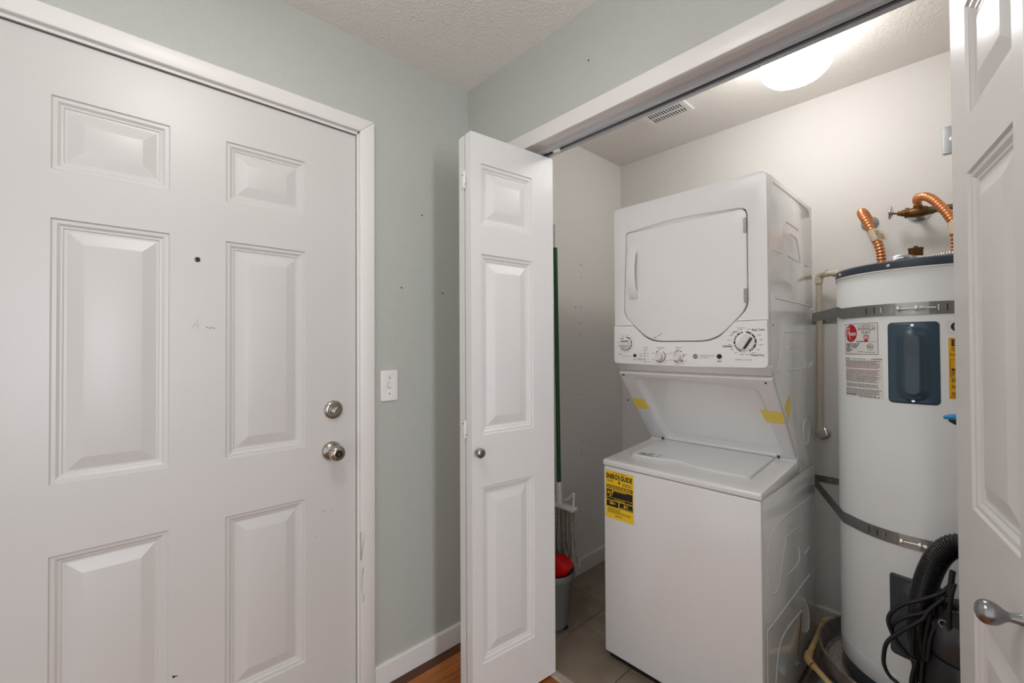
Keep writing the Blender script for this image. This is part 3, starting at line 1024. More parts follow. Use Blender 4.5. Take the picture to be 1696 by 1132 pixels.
fe = lambda u, v: (px - .0011, -.8350 - u, 1.2285 + v)
MB().text('GE', .0082, fe, 0, 0, shear=.25, bold=.0002).out('emblem_letters', 'label_white', emb, smooth=False, kind='stuff')
rg = MB()
for i in range(24):
    a0, a1 = 2 * PI * i / 24, 2 * PI * (i + 1) / 24
    rg.poly([(.0068 * math.cos(a0), .0068 * math.sin(a0)), (.0075 * math.cos(a0), .0075 * math.sin(a0)), (.0075 * math.cos(a1), .0075 * math.sin(a1)), (.0068 * math.cos(a1), .0068 * math.sin(a1))], fe)
rg.out('emblem_ring', 'label_white', emb, smooth=False)
pt = MB()
pt.text('Easy Care', .0105, C_, 1.046, 1.3195, sx=.9, bold=.0002).text('Delicates', .0105, C_, .9480, 1.2650, sx=.85, bold=.0002).text('Timed Dry', .0105, C_, 1.042, 1.2355, sx=.9, bold=.0002)
pt.text('Start', .0085, C_, .9205, 1.2125, bold=.0001).text('Start', .0072, C_, .5865, 1.2130).text('Water', .0072, C_, .5165, 1.2345)
pt.text('Cycles', .0072, C_, .6350, 1.2605).text('Temperature', .0072, C_, .6985, 1.2605, sx=.9).text('Options', .0072, C_, .7710, 1.2605)
pt.out('panel_print', 'print_dark', cpn, smooth=False, kind='stuff')
pg = MB()
pg.text('WASHER DRYER', .0078, C_, .8500, 1.2308, align='LEFT', sx=.95).text('SPACEMAKER', .0055, C_, .8500, 1.2240, align='LEFT').text('DRYER CYCLES', .0078, C_, .9990, 1.2190).text('WASHER CYCLES', .0058, C_, .5450, 1.2260)
pg.text('Cottons', .0085, C_, .9930, 1.3275)
for i, s in enumerate(('Hot', 'Warm', 'Cold', 'Cool', 'Final spin')):
    pg.text(s, .0055, C_, .6365, 1.2493 - i * .0112, align='LEFT')
rp = random.Random(8)
for k in range(16):
    a = math.radians(15 + k * 22)
    R_ = .046
    u, v = 1.0047 + R_ * math.sin(a) * 1.12, 1.2795 + R_ * math.cos(a) * .95
    if abs(v - 1.3195) > .006 or u < 1.02:
        pg.fine_print(u - .006, u + .006, v, .0022, C_, rp)
for k in range(12):
    a = math.radians(10 + k * 30)
    u, v = .5442 + .036 * math.sin(a), 1.277 + .034 * math.cos(a)
    pg.fine_print(u - .004, u + .004, v, .002, C_, rp)
for uc in (.6965, .7700):
    for du, dv in ((-.029, .012), (0, .026), (.030, .008), (-.028, -.014), (.028, -.016), (.020, -.024)):
        pg.fine_print(uc + du - .006, uc + du + .006, 1.227 + dv, .0018, C_, rp)
pg.fine_print(.598, .626, 1.2155, .0022, C_, rp).fine_print(.600, .624, 1.2115, .0022, C_, rp)
pg.out('panel_print', 'print_grey', cpn, smooth=False, kind='stuff')
MB().quad(.966, .984, 1.3145, 1.3165, C_).quad(.960, .972, 1.3085, 1.3105, C_).out('panel_print', 'print_blue', cpn, smooth=False, kind='stuff')

# slanting splash panel under the dryer
ptop, pbot = Vector((.449, 0, 1.1640)), Vector((.7060, 0, .8545))
dirs = (pbot - ptop)
ln = dirs.length
dirs.normalize()
nrm = Vector((-dirs.z, 0, dirs.x))
if nrm.x > 0:
    nrm = -nrm
MS = Matrix(((0, dirs.x * -1, nrm.x, ptop.x), (-1, 0, nrm.y, 0), (0, dirs.z * -1, nrm.z, ptop.z), (0, 0, 0, 1)))
fo = [(-WYL, 0), (-WYR, 0), (-WYR, -ln), (-WYL, -ln)]
ho = round_poly([(.5500, -.024), (.7, -.024), (.86, -.030), (1.022, -.050), (1.040, -ln + .012), (.566, -ln + .012)], [.02, .1, .1, .02, .03, .03])
spl = MB().plate(fo, [ho], .022, .003, MS @ Matrix.Translation((0, 0, .006)), 3).out('splash_frame', 'recess_white', wd)
# dished centre
hc = [sum(p[0] for p in ho) / len(ho), sum(p[1] for p in ho) / len(ho)]
dm = MB()
r0 = [dm.bm.verts.new(MS @ Vector((p[0], p[1], .010))) for p in ho]
r1 = [dm.bm.verts.new(MS @ Vector((hc[0] + (p[0] - hc[0]) * .93, hc[1] + (p[1] - hc[1]) * .90, -.004))) for p in ho]
for i in range(len(ho)):
    j = (i + 1) % len(ho)
    dm.bm.faces.new((r0[i], r0[j], r1[j], r1[i]))
dm.bm.faces.new(r1)
bmesh.ops.recalc_face_normals(dm.bm, faces=list(dm.bm.faces))
dm.out('splash_panel', 'recess_white', wd, angle=60)
fs = lambda u, v: MS @ Vector((u, v, .0175))
for (a, b_, c_, d_) in ((.488, .549, -.150, -.212),):
    MB().plate([(a, c_), (b_, c_), (b_ + .002, d_), (a, d_)], [], .0006, 0, MS @ Matrix.Translation((0, 0, .0175))).out('tape_strip', 'tape_yellow', wd, smooth=False, label='strip of yellow packing tape')
MB().plate([(1.006, -.150), (1.0745, -.152), (1.0745, -.212), (1.014, -.210)], [], .0006, 0, MS @ Matrix.Translation((0, 0, .0175))).out('tape_strip', 'tape_yellow', wd, smooth=False, label='strip of yellow packing tape')
MB().prism([(.560, 1.052), (.6187, 1.0883), (.6389, 1.0496), (.606, .990)], 'y', WYR - .0009, WYR - .0003).out('tape_strip', 'tape_yellow', wd, smooth=False, label='strip of yellow packing tape')
for u, v in ((.505, -.012), (1.052, -.016), (.50, .022)):
    MB().lathe([(0, 0), (.004, 0), (.003, .002), (0, .0022)], MS @ Matrix.Translation((u, min(v, -.01), .017)), 10).out('screw', 'nickel_dark', wd)
MB().lathe([(0, 0), (.003, 0), (.002, .0015), (0, .0018)], axis_m((DXF + .045, WYR, 1.335), (0, -1, 0)), 10).out('screw', 'nickel_dark', wd)

# pressed ribs on the right side of both cabinets
WR = [[(.406, .457), (.478, .460), (.554, .587), (.576, .594), (.706, .592), (.740, .584), (.749, .568)], [(.571, .462), (.708, .462), (.717, .506), (.703, .530), (.652, .541)], [(.795, .467), (.865, .470)], [(.402, .359), (.857, .363)], [(.402, .468), (.412, .655), (.885, .662)], [(.438, .160), (.501, .272), (.748, .268)], [(.808, .161), (.840, .168), (.833, .237), (.787, .291)], [(.362, .100), (.362, .340), (.374, .359), (.402, .359)]]
DRB = [[(.471, 1.590), (.528, 1.588), (.555, 1.602), (.576, 1.682), (.594, 1.705), (.615, 1.711), (.758, 1.708)], [(.649, 1.673), (.709, 1.672), (.740, 1.657), (.774, 1.597), (.753, 1.587), (.621, 1.590)], [(.839, 1.587), (.896, 1.586), (.915, 1.596)], [(.467, 1.818), (.854, 1.816), (.898, 1.808), (.914, 1.788)], [(.477, 1.427), (.907, 1.426), (.924, 1.410), (.931, 1.371)], [(.475, 1.179), (.507, 1.196), (.557, 1.302), (.585, 1.315), (.790, 1.318), (.831, 1.301)], [(.607, 1.246), (.626, 1.262), (.763, 1.263), (.779, 1.254), (.822, 1.190), (.792, 1.179), (.594, 1.178)], [(.895, 1.178), (.923, 1.187), (.928, 1.199)]]
for ribs in (WR, DRB):
    for r_ in ribs:
        MB().tube([(x, WYR + .0022, z) for x, z in r_], .0042, 8, smooth=4).out('pressed_rib', 'appliance_side', wd)
MB().tube([(.836 + .046 * math.cos(a), WYR + .0010, .928 + .050 * math.sin(a)) for a in [2 * PI * i / 28 for i in range(29)]], .0022, 6).out('knockout_ring', 'appliance_side', wd)
MB().prism([(.742, .277), (.748, .277), (.738, .236), (.722, .201), (.690, .126), (.684, .128), (.714, .201), (.728, .236)], 'y', WYR - .0006, WYR).out('drip_stain', 'rust_red', wd, smooth=False, label='dark red drip stain')
for x in (.678, .690):
    MB().lathe([(0, 0), (.0035, 0), (.003, .002), (0, .0022)], axis_m((x, WYR, .100), (0, -1, 0)), 10).out('screw', 'zinc', wd)

# ------------------------------------------------------------------ water heater
HX, HY, HR = .87, -1.4095, .235
wh = thing('water_heater', (HX, HY, .107), 'tall grey electric water heater cylinder with dark cap and access panels', 'water heater')
MW = Matrix.Translation((HX, HY, 0))
MB().lathe([(0, .107), (.222, .107), (.226, .112), (.226, .170), (0, .170)], MW, 64).out('tank_base', 'heater_cap', wh)
MB().lathe([(.20, .166), (HR - .004, .166), (HR, .170), (HR, .226), (HR - .0012, .2268), (HR - .0012, .2288), (HR, .2296), (HR, 1.504), (HR - .003, 1.507), (.2, 1.507)], MW, 96).out('tank_shell', 'heater_grey', wh)
MB().lathe([(HR + .001, 1.5070), (HR + .0025, 1.5095), (HR + .0025, 1.530), (HR - .002, 1.534), (.10, 1.540), (0, 1.541)], MW, 96).out('tank_cap', 'heater_cap', wh)
MB().lathe([(HR + .0002, 1.5020), (HR + .0030, 1.5030), (HR + .0030, 1.5068), (HR, 1.5072)], MW, 96).out('cap_bead', 'label_white', wh)


def hm(phi, z, d=0.0):        # point on the shell, phi degrees from -x towards +y
    a = math.radians(phi)
    return Vector((HX - (HR + d) * math.cos(a), HY + (HR + d) * math.sin(a), z))


def hframe(phi, z, d=0.0):
    a = math.radians(phi)
    nn = Vector((-math.cos(a), math.sin(a), 0))
    right = Vector((-math.sin(a), -math.cos(a), 0))
    p = hm(phi, z, d)
    return Matrix(((right.x, 0, nn.x, p.x), (right.y, 0, nn.y, p.y), (0, 1, 0, p.z), (0, 0, 0, 1)))


for ph_ in (59.7, 14.9, -30, 105, -75):
    MB().lathe([(0, 0), (.0052, 0), (.0045, .003), (0, .004)], hframe(ph_, 1.519, .0025), 12).out('cap_screw', 'chrome', wh)


def access_panel(phi, zc, w_, h_, m, name):
    """curved cover plate with a raised capsule bulge."""
    mb = MB()
    nu, nv = 40, 60
    def shape(u, v):
        # base plate rounded corners handled by outline mask; bulge height
        s = (max(abs(v + .004) - h_ * .30, 0))
        r = math.hypot(u, s)
        t = max(0.0, min(1.0, 1 - (r - w_ * .13) / (w_ * .20)))
        t = t * t * (3 - 2 * t)
        return .004 + .020 * t
    grid = {}
    rc = .012
    for i in range(nu + 1):
        for j in range(nv + 1):
            u = -w_ / 2 + w_ * i / nu
            v = -h_ / 2 + h_ * j / nv
            # pull the corners in to a radius
            cu_, cv_ = w_ / 2 - rc, h_ / 2 - rc
            if abs(u) > cu_ and abs(v) > cv_:
                du, dv = abs(u) - cu_, abs(v) - cv_
                mlen = max(du, dv)
                ll = math.hypot(du, dv)
                if ll > 0:
                    du, dv = du * mlen / ll, dv * mlen / ll
                u = math.copysign(cu_ + du, u)
                v = math.copysign(cv_ + dv, v)
            edge = (i in (0, nu)) or (j in (0, nv))
            d = .0005 if edge else shape(u, v)
            grid[i, j] = mb.bm.verts.new(hm(phi - math.degrees(u / HR), zc + v, d))
    for i in range(nu):
        for j in range(nv):
            mb.bm.faces.new((grid[i, j], grid[i + 1, j], grid[i + 1, j + 1], grid[i, j + 1]))
    o = mb.out(name, m, wh, angle=50)
    for dv in (h_ / 2 - .010, -h_ / 2 + .010):
        MB().lathe([(0, 0), (.0048, 0), (.004, .0025), (0, .003)], hframe(phi, zc + dv, .004), 12).out('screw', 'chrome', o)
    return o


ap = access_panel(1.5, 1.2115, .1205, .252, 'heater_panel', 'access_panel')
fa = lambda u, v: hm(1.5 - math.degrees(u / HR), 1.2115 + v, .0246)
em = MB()
rr_ = random.Random(5)
for k, (l, h_) in enumerate(((.012, .0018), (.030, .002), (.032, .002), (.024, .002), (.016, .0016), (.032, .002), (.026, .002), (.034, .002))):
    em.fine_print(-l / 2, l / 2, .062 - k * .0058, h_, fa, rr_)
em.out('embossed_print', 'heater_panel_low', ap, smooth=False, kind='stuff')
access_panel(2.5, .4240, .1205, .252, 'heater_panel_low', 'access_panel')


def lab(phi_left, z_top):
    def f(d):
        return lambda u, v: hm(phi_left - math.degrees(u / HR), z_top + v, d)
    return f


def label_plate(f, w_, h_, m, name, nu=12):
    return MB().quad(0, w_, -h_, 0, f(.0006), nu).out(name, m, wh, smooth=True)


# rating label: (53.5 .. 22.5 deg, 1.236 .. 1.340)
f = lab(53.5, 1.340)
W1, H1 = math.radians(31) * HR, .104
lb = label_plate(f, W1, H1, 'label_white', 'rating_label')
t = MB()
b_ = .0012
for (u0, u1, v0, v1) in ((0, W1, -b_, 0), (0, W1, -H1, -H1 + b_), (0, b_, -H1, 0), (W1 - b_, W1, -H1, 0), (.055, W1 - .004, -.0625, -.0618)):
    t.quad(u0, u1, v0, v1, f(.001), 12)
t.text('RHEEMGLAS', .0150, f(.001), .0905, -.0195, sx=.72).text('FURY', .0145, f(.001), .0900, -.0325, sx=.85)
rx = random.Random(12)
t.fine_print(.075, .105, -.0065, .0012, f(.001), rx).fine_print(.062, .118, -.0098, .0012, f(.001), rx).fine_print(.055, .098, -.0605, .0022, f(.001), rx)
for k in range(7):
    t.fine_print(.008, .008 + (.03 if k < 1 else .018 + .006 * (k % 3)), -.0685 - k * .0042, .0026, f(.001), rx)
for k in range(4):
    t.fine_print(.038, .072 - .006 * k, -.0685 - k * .0045, .0024, f(.001), rx)
t.fine_print(.085, .120, -.0970, .0016, f(.001), rx).fine_print(.060, .080, -.0955, .0016, f(.001), rx)
for i in range(28):
    a0, a1 = 2 * PI * i / 28, 2 * PI * (i + 1) / 28
    t.poly([(.103 + .0100 * math.cos(a0), -.079 + .0105 * math.sin(a0)), (.103 + .0086 * math.cos(a0), -.079 + .0090 * math.sin(a0)), (.103 + .0086 * math.cos(a1), -.079 + .0090 * math.sin(a1)), (.103 + .0100 * math.cos(a1), -.079 + .0105 * math.sin(a1))], f(.001))
t.text('UL', .0115, f(.001), .103, -.079, shear=-.2, bold=.0003)
t.out('label_print', 'print_dark', lb, smooth=False, kind='stuff')
ov = MB()
ov.oval(.0310, -.0325, .0262, .0300, f(.0010))
# small red crest
ov.poly([(.081, -.0410), (.099, -.0410), (.099, -.052), (.097, -.0575), (.090, -.0610), (.083, -.0575), (.081, -.052)], f(.0010))
ov.out('label_print', 'label_red', lb, smooth=False, kind='stuff')
wt = MB()
wt.text('heem', .0230, f(.0014), .0385, -.0340, sx=.62, bold=.0005)
fw = f(.0014)
for pts in ([(.0130, -.0165), (.0225, -.0150), (.0240, -.0225), (.0180, -.0315), (.0135, -.0320)], [(.0200, -.0330), (.0310, -.0560)], [(.0130, -.0150), (.0110, -.0540)], [(.0235, -.0060), (.0255, -.0350)]):
    for p, q in zip(pts, pts[1:]):
        d = Vector((q[0] - p[0], q[1] - p[1])).normalized() * .0011
        nn = (-d.y, d.x)
        wt.poly([(p[0] - nn[0], p[1] - nn[1]), (q[0] - nn[0], q[1] - nn[1]), (q[0] + nn[0], q[1] + nn[1]), (p[0] + nn[0], p[1] + nn[1])], fw)
for k, R_ in enumerate((.0075, .0045)):
    for i in range(8):
        a0, a1 = PI * i / 8, PI * (i + 1) / 8
        wt.poly([(.090 + R_ * math.cos(a0), -.0565 + R_ * math.sin(a0)), (.090 + (R_ + .0014) * math.cos(a0), -.0565 + (R_ + .0014) * math.sin(a0)), (.090 + (R_ + .0014) * math.cos(a1), -.0565 + (R_ + .0014) * math.sin(a1)), (.090 + R_ * math.cos(a1), -.0565 + R_ * math.sin(a1))], fw)
wt.quad(.0825, .0975, -.0475, -.0445, fw)
wt.out('label_print', 'label_white', lb, smooth=False, kind='stuff')
# caution label
f = lab(53.3, 1.2245)
W2, H2 = math.radians(33.6) * HR, .131
l2 = label_plate(f, W2, H2, 'label_white', 'caution_label')
t = MB()
tr_ = MB()
tr_.text('CAUTION', .0068, f(.001), W2 - .017, -.0045, bold=.0002).text('DANGER', .0060, f(.001), .012, -.0045, bold=.0002)
t.text('ELECTRIC WATER HEATER', .0048, f(.001), .062, -.0045, sx=.85)
for k in range(27):
    v = -.0115 - k * .0043
    q = tr_ if k in (3, 4, 5, 7, 8, 10, 11) else t
    if k not in (6, 17, 21):
        q.fine_print(.003, W2 - rx.uniform(.004, .02), v, .0019, f(.001), rx)
t.fine_print(.003, .05, -.1265, .0026, f(.001), rx).fine_print(.06, W2 - .006, -.1285, .0026, f(.001), rx)
t.out('label_print', 'print_dark', l2, smooth=False, kind='stuff')
tr_.out('label_print', 'print_maroon', l2, smooth=False, kind='stuff')
# amber energy label and swirl badge, right of the panel
f = lab(-17.6, 1.2875)
l3 = label_plate(f, .125, .181, 'amber_label', 'energy_label')
t = MB()
t.text('ENERGYGUIDE', .0235, f(.001), .0060, -.0165, align='LEFT', sx=.80, bold=.0012).fine_print(.006, .06, -.0045, .002, f(.001), rx).fine_print(.006, .1, -.030, .002, f(.001), rx).fine_print(.006, .1, -.036, .002, f(.001), rx).fine_print(.012, .1, -.041, .002, f(.001), rx)
t.text('Compare the Energy Use', .0085, f(.001), .0020, -.0500, align='LEFT', bold=.0002)
for (u0, u1, v0, v1) in ((.003, .120, -.0655, -.0645), (.003, .120, -.116, -.115), (.003, .0038, -.116, -.0645)):
    t.quad(u0, u1, v0, v1, f(.001), 8)
t.text('BASED', .0085, f(.001), .0060, -.094, align='LEFT', bold=.0006)
for v in (-.100, -.105, -.110, -.121, -.1255, -.130, -.142, -.147, -.163, -.168):
    t.fine_print(.005, .118, v, .0022, f(.001), rx)
t.out('label_print', 'label_black', l3, smooth=False, kind='stuff')
MB().fine_print(.003, .11, -.1745, .003, f(.001), rx).out('label_print', 'print_maroon', l3, smooth=False, kind='stuff')
f = lab(-17.0, 1.339)
l4 = label_plate(f, .07, .041, 'label_white', 'swirl_badge')
for mname, k in (('swirl_violet', 0), ('swirl_navy', 1)):
    t = MB()
    for i in range(12):
        a0 = math.radians(-80 + 160 * i / 12 + 180 * k)
        a1 = math.radians(-80 + 160 * (i + 1) / 12 + 180 * k)
        w0 = .0045 + .003 * math.sin(PI * i / 12)
        w1 = .0045 + .003 * math.sin(PI * (i + 1) / 12)
        R_ = .0138
        t.poly([(.0215 + R_ * math.cos(a0), -.019 + R_ * math.sin(a0)), (.0215 + R_ * math.cos(a1), -.019 + R_ * math.sin(a1)), (.0215 + (R_ - w1) * math.cos(a1), -.019 + (R_ - w1) * math.sin(a1)), (.0215 + (R_ - w0) * math.cos(a0), -.019 + (R_ - w0) * math.sin(a0))], f(.001))
        s = 1 if k == 0 else -1
    for i in range(8):
        q0, q1 = i / 8, (i + 1) / 8
        c0 = (.0215 + .0045 * math.sin(2 * PI * q0) + (.002 if k else -.002), -.019 + .0125 * (1 - 2 * q0))
        c1 = (.0215 + .0045 * math.sin(2 * PI * q1) + (.002 if k else -.002), -.019 + .0125 * (1 - 2 * q1))
        t.poly([(c0[0] - .0016, c0[1]), (c1[0] - .0016, c1[1]), (c1[0] + .0016, c1[1]), (c0[0] + .0016, c0[1])], f(.0012 + .0002 * k))
    t.out('badge_swirl', mname, l4, smooth=False, kind='stuff')
for ph_, z in ((14, 1.015), (28, .735), (27, .685), (15, .703), (64, .560)):
    MB().quad(-.003, .003, -.0004, .0004, lambda u, v, p_=ph_, z_=z: hm(p_ - math.degrees(u / HR), z_ + v - u * .8, .0004)).out('scuff_mark', 'scuff_dark', wh, smooth=False)
# fittings on the cap
MB().lathe([(0, 1.538), (.018, 1.538), (.018, 1.560), (.0, 1.560)], Matrix.Translation((.80, -1.398, 0)), 6).out('anode_nut', 'bronze', wh)
MB().lathe([(0, 1.534), (.021, 1.534), (.021, 1.590), (.0225, 1.592), (.0225, 1.596), (0, 1.597)], Matrix.Translation((.84, -1.398, 0)), 6).tube([(.84, -1.398, 1.596), (.84, -1.398, 1.603)], .006, 8).out('relief_fitting', 'bronze', wh)
MB().tube([(.755, -1.342, 1.540), (.755, -1.352, 1.552), (.755, -1.372, 1.556), (.758, -1.395, 1.551)], [.012, .014, .013, .010], 12, smooth=3).out('conduit_elbow', 'chrome', wh)
cp, cr = spline([Vector(v) for v in ((.758, -1.393, 1.551), (.765, -1.43, 1.548), (.775, -1.47, 1.552), (.80, -1.52, 1.556), (.85, -1.57, 1.55))], [.009] * 5, 22)
MB().tube(cp, [.0098 if i % 3 else .008 for i in range(len(cp))], 10).out('flexible_conduit', 'zinc', wh)

# ------------------------------------------------------------------ seismic straps
def strap(name, label, z, zfun, nails):
    s = thing(name, (HX - HR, HY, z), label, 'strap', 'seismic straps on the water heater')
    hgt = .038
    pts = []
    wl_ = Vector((XB - .003, -1.005))
    c2 = Vector((HX, HY))
    R_ = HR + .0015
    # tangent point from the wall anchor on the left
    dv = wl_ - c2
    a0 = math.atan2(dv.y, dv.x)
    al = math.acos(R_ / dv.length)
    ta = a0 + al
    pts.append(wl_)
    n_ = 44
    wr_ = Vector((XB - .003, HY - (wl_.y - HY)))
    dv2 = wr_ - c2
    a2 = math.atan2(dv2.y, dv2.x)
    tb = a2 - math.acos(R_ / dv2.length) + 2 * PI
    for i in range(n_ + 1):
        a = ta + (tb - ta) * i / n_
        pts.append(c2 + Vector((math.cos(a), math.sin(a))) * R_)
    pts.append(wr_)
    mb = MB()
    th = .0014
    prev = None
    tot = len(pts)
    for i, p in enumerate(pts):
        a = pts[max(0, i - 1)]
        b2 = pts[min(tot - 1, i + 1)]
        tt = (b2 - a).normalized()
        nn = Vector((-tt.y, tt.x))
        if nn.dot(p - c2) < 0:
            nn = -nn
        zc = zfun(i / (tot - 1))
        ring = [mb.bm.verts.new((*(p + nn * d), zc + e)) for d, e in ((0, -hgt / 2), (th, -hgt / 2), (th, hgt / 2), (0, hgt / 2))]
        if prev:
            for k in range(4):
                mb.bm.faces.new((prev[k], prev[(k + 1) % 4], ring[(k + 1) % 4], ring[k]))
        else:
            mb.bm.faces.new(ring)
        prev = ring
    mb.bm.faces.new(prev)
    bmesh.ops.recalc_face_normals(mb.bm, faces=list(mb.bm.faces))
    band = mb.out('strap_band', 'steel', s)
    MB().box(XB - .0016, XB - .0002, -1.42, -.99, z - hgt / 2 + .004, z + hgt / 2 - .004).out('wall_band', 'steel', s, smooth=False)
    for i, yy in enumerate((-1.02, -1.075)):
        MB().lathe([(0, 0), (.006, 0), (.005, .003), (0, .004)], axis_m((XB - .0016, yy, z), (-1, 0, 0)), 10).out('lag_screw', 'zinc', s)
    return s, band


for nm, lbl, z, zf in (('seismic_strap', 'upper galvanised strap around the water heater above its access panel', 1.3785, lambda t: 1.3785 + (.012 * max(0, 1 - t * 12))),
                       ('seismic_strap', 'lower galvanised strap around the water heater below its middle', .660, lambda t: .660 - .006 * math.exp(-((t - .06) / .06) ** 2))):
    s, band = strap(nm, lbl, z, zf, None)
    for ph_ in (30.6, 24.6, 13.4, -17.3, -22):
        MB().quad(-.0014, .0014, -.010, .010, lambda u, v, p_=ph_: hm(p_ - math.degrees(u / HR), z + v, .0033)).out('slot', 'black' if ph_ != 13.4 else 'zinc', band, smooth=False)
    MB().quad(-.040, .036, -.019, .019, lambda u, v: hm(1 - math.degrees(u / HR), z + v, .0036), 10).out('splice_plate', 'zinc', band)
    for ph_ in (19.6, -12.5):
        MB().tube([hm(ph_, z - .008, .005), hm(ph_, z + .009, .006)], .0022, 8).out('locking_tab', 'chrome', s)
    MB().tube([hm(9.0, z, .012), hm(-11.0, z, .012)], .0027, 10).out('tension_bolt', 'bright_zinc', s)
    for ph_, r_ in ((8.7, .0085), (-.9, .0085)):
        d = (hm(ph_ - 1, z, .012) - hm(ph_ + 1, z, .012)).normalized()
        MB().lathe([(0, -.003), (r_, -.003), (r_, .003), (0, .003)], axis_m(hm(ph_, z, .012), d), 6 if ph_ > 0 else 16).out('bolt_head', 'bright_zinc', s)
    d = (hm(-6, z, .012) - hm(-3, z, .012)).normalized()
    MB().lathe([(0, -.004), (.0072, -.004), (.0072, .004), (0, .004)], axis_m(hm(-3.6, z, .012), d), 6).out('nut', 'bright_zinc', s)
    MB().prism([(-.006, -.012), (.006, -.012), (.006, .012), (-.006, .012)], 'x', 0, .0005).out('tmp', 'zinc') if False else None

# ------------------------------------------------------------------ pan, stand, drain pipe
st = thing('heater_stand', (HX, HY, 0), 'dark square stand raising the water heater pan off the tiles', 'stand')
MB().box(HX - .20, HX + .20, HY - .20, HY + .20, .085, .0995, .003, 1).out('stand_top', 'stand', st)
for sx in (-1, 1):
    for sy in (-1, 1):
        MB().box(HX + sx * .185 - .015, HX + sx * .185 + .015, HY + sy * .185 - .015, HY + sy * .185 + .015, 0, .085, .002, 1).out('leg', 'stand', st)
pn = thing('drain_pan', (HX, HY, .10), 'round grey metal drain pan under the water heater', 'drain pan')
MB().lathe([(0, .1002), (.272, .1002), (.286, .104), (.297, .168), (.302, .1705), (.304, .168), (.300, .166), (.290, .103), (.277, .0998), (0, .0998)], MW, 72).out('pan_shell', 'pan_metal', pn)
MB().lathe([(.235, .1022), (.262, .1020), (.272, .1012)], MW, 72).out('pan_dirt', 'pan_dirt', pn)
dp = thing('drain_pipe', (.716, -1.097, .12), 'yellowed plastic drain pipe elbowing around the pan by the washer', 'pipe')
pa = [(1.035, -1.100, .120), (.998, -1.0885, .120), (.873, -1.0895, .120), (.716, -1.0985, .120), (.684, -1.121, .120), (.628, -1.184, .115), (.560, -1.262, .108)]
MB().tube([(.998, -1.0885, .120), (.738, -1.0975, .120)], .0098, 14).out('pipe_length', 'cpvc_aged', dp)
MB().tube([(.688, -1.117, .120), (.520, -1.305, .104)], .0098, 14).out('pipe_length', 'cpvc_aged', dp)
MB().tube([(.745, -1.0972, .120), (.722, -1.0985, .120), (.706, -1.102, .120), (.696, -1.109, .120), (.680, -1.126, .119)], .0132, 16, smooth=3).out('pipe_elbow', 'cpvc_aged', dp)
MB().tube([(1.052, -1.124, .121), (1.036, -1.102, .121), (1.022, -1.0925, .121), (.990, -1.0885, .120)], .0128, 16, smooth=3).out('pipe_elbow', 'cpvc_aged', dp)
MB().tube([(.683, -1.1225, .1193), (.6805, -1.1255, .119)], .0136, 16).out('glue_ring', 'bronze', dp)
MB().tube([(.520, -1.305, .104), (.505, -1.322, .092), (.50, -1.327, .07), (.50, -1.327, .002)], .0110, 14, smooth=3).out('pipe_foot', 'cpvc_aged', dp)
bl = MB()
gx = {}
rb = random.Random(2)
for i in range(9):
    for j in range(7):
        gx[i, j] = bl.bm.verts.new((.70 + i * .016 + rb.uniform(-.002, .002), -1.115 - j * .013 + rb.uniform(-.002, .002), .004 + .006 * rb.random() * (0 < i < 8 and 0 < j < 6)))
for i in range(8):
    for j in range(6):
        bl.bm.faces.new((gx[i, j], gx[i + 1, j], gx[i + 1, j + 1], gx[i, j + 1]))
ro = bl.out('cleaning_rag', 'rag_blue', angle=80)
tag(ro, 'pale blue rag on the tiles beside the drain pan', 'rag')
md = ro.modifiers.new('thick', 'SOLIDIFY')
md.thickness = .003
md.offset = -1

# ------------------------------------------------------------------ plumbing
def corrugated(path, r, pitch, amp, plain0=.0, plain1=.0, k=20):
    p, _ = spline([Vector(v) for v in path], [r] * len(path), k)
    L = [0]
    for a, b2 in zip(p, p[1:]):
        L.append(L[-1] + (b2 - a).length)
    out, rr = [], []
    n_ = int(L[-1] / (pitch / 6))
    j = 0
    for i in range(n_ + 1):
        s = L[-1] * i / n_
        while j < len(L) - 2 and L[j + 1] < s:
            j += 1
        t = (s - L[j]) / max(1e-9, L[j + 1] - L[j])
        out.append(p[j].lerp(p[j + 1], t))
        w_ = amp * math.sin(2 * PI * s / pitch)
        if s < plain0 or s > L[-1] - plain1:
            w_ = 0
        rr.append(r + w_)
    return out, rr


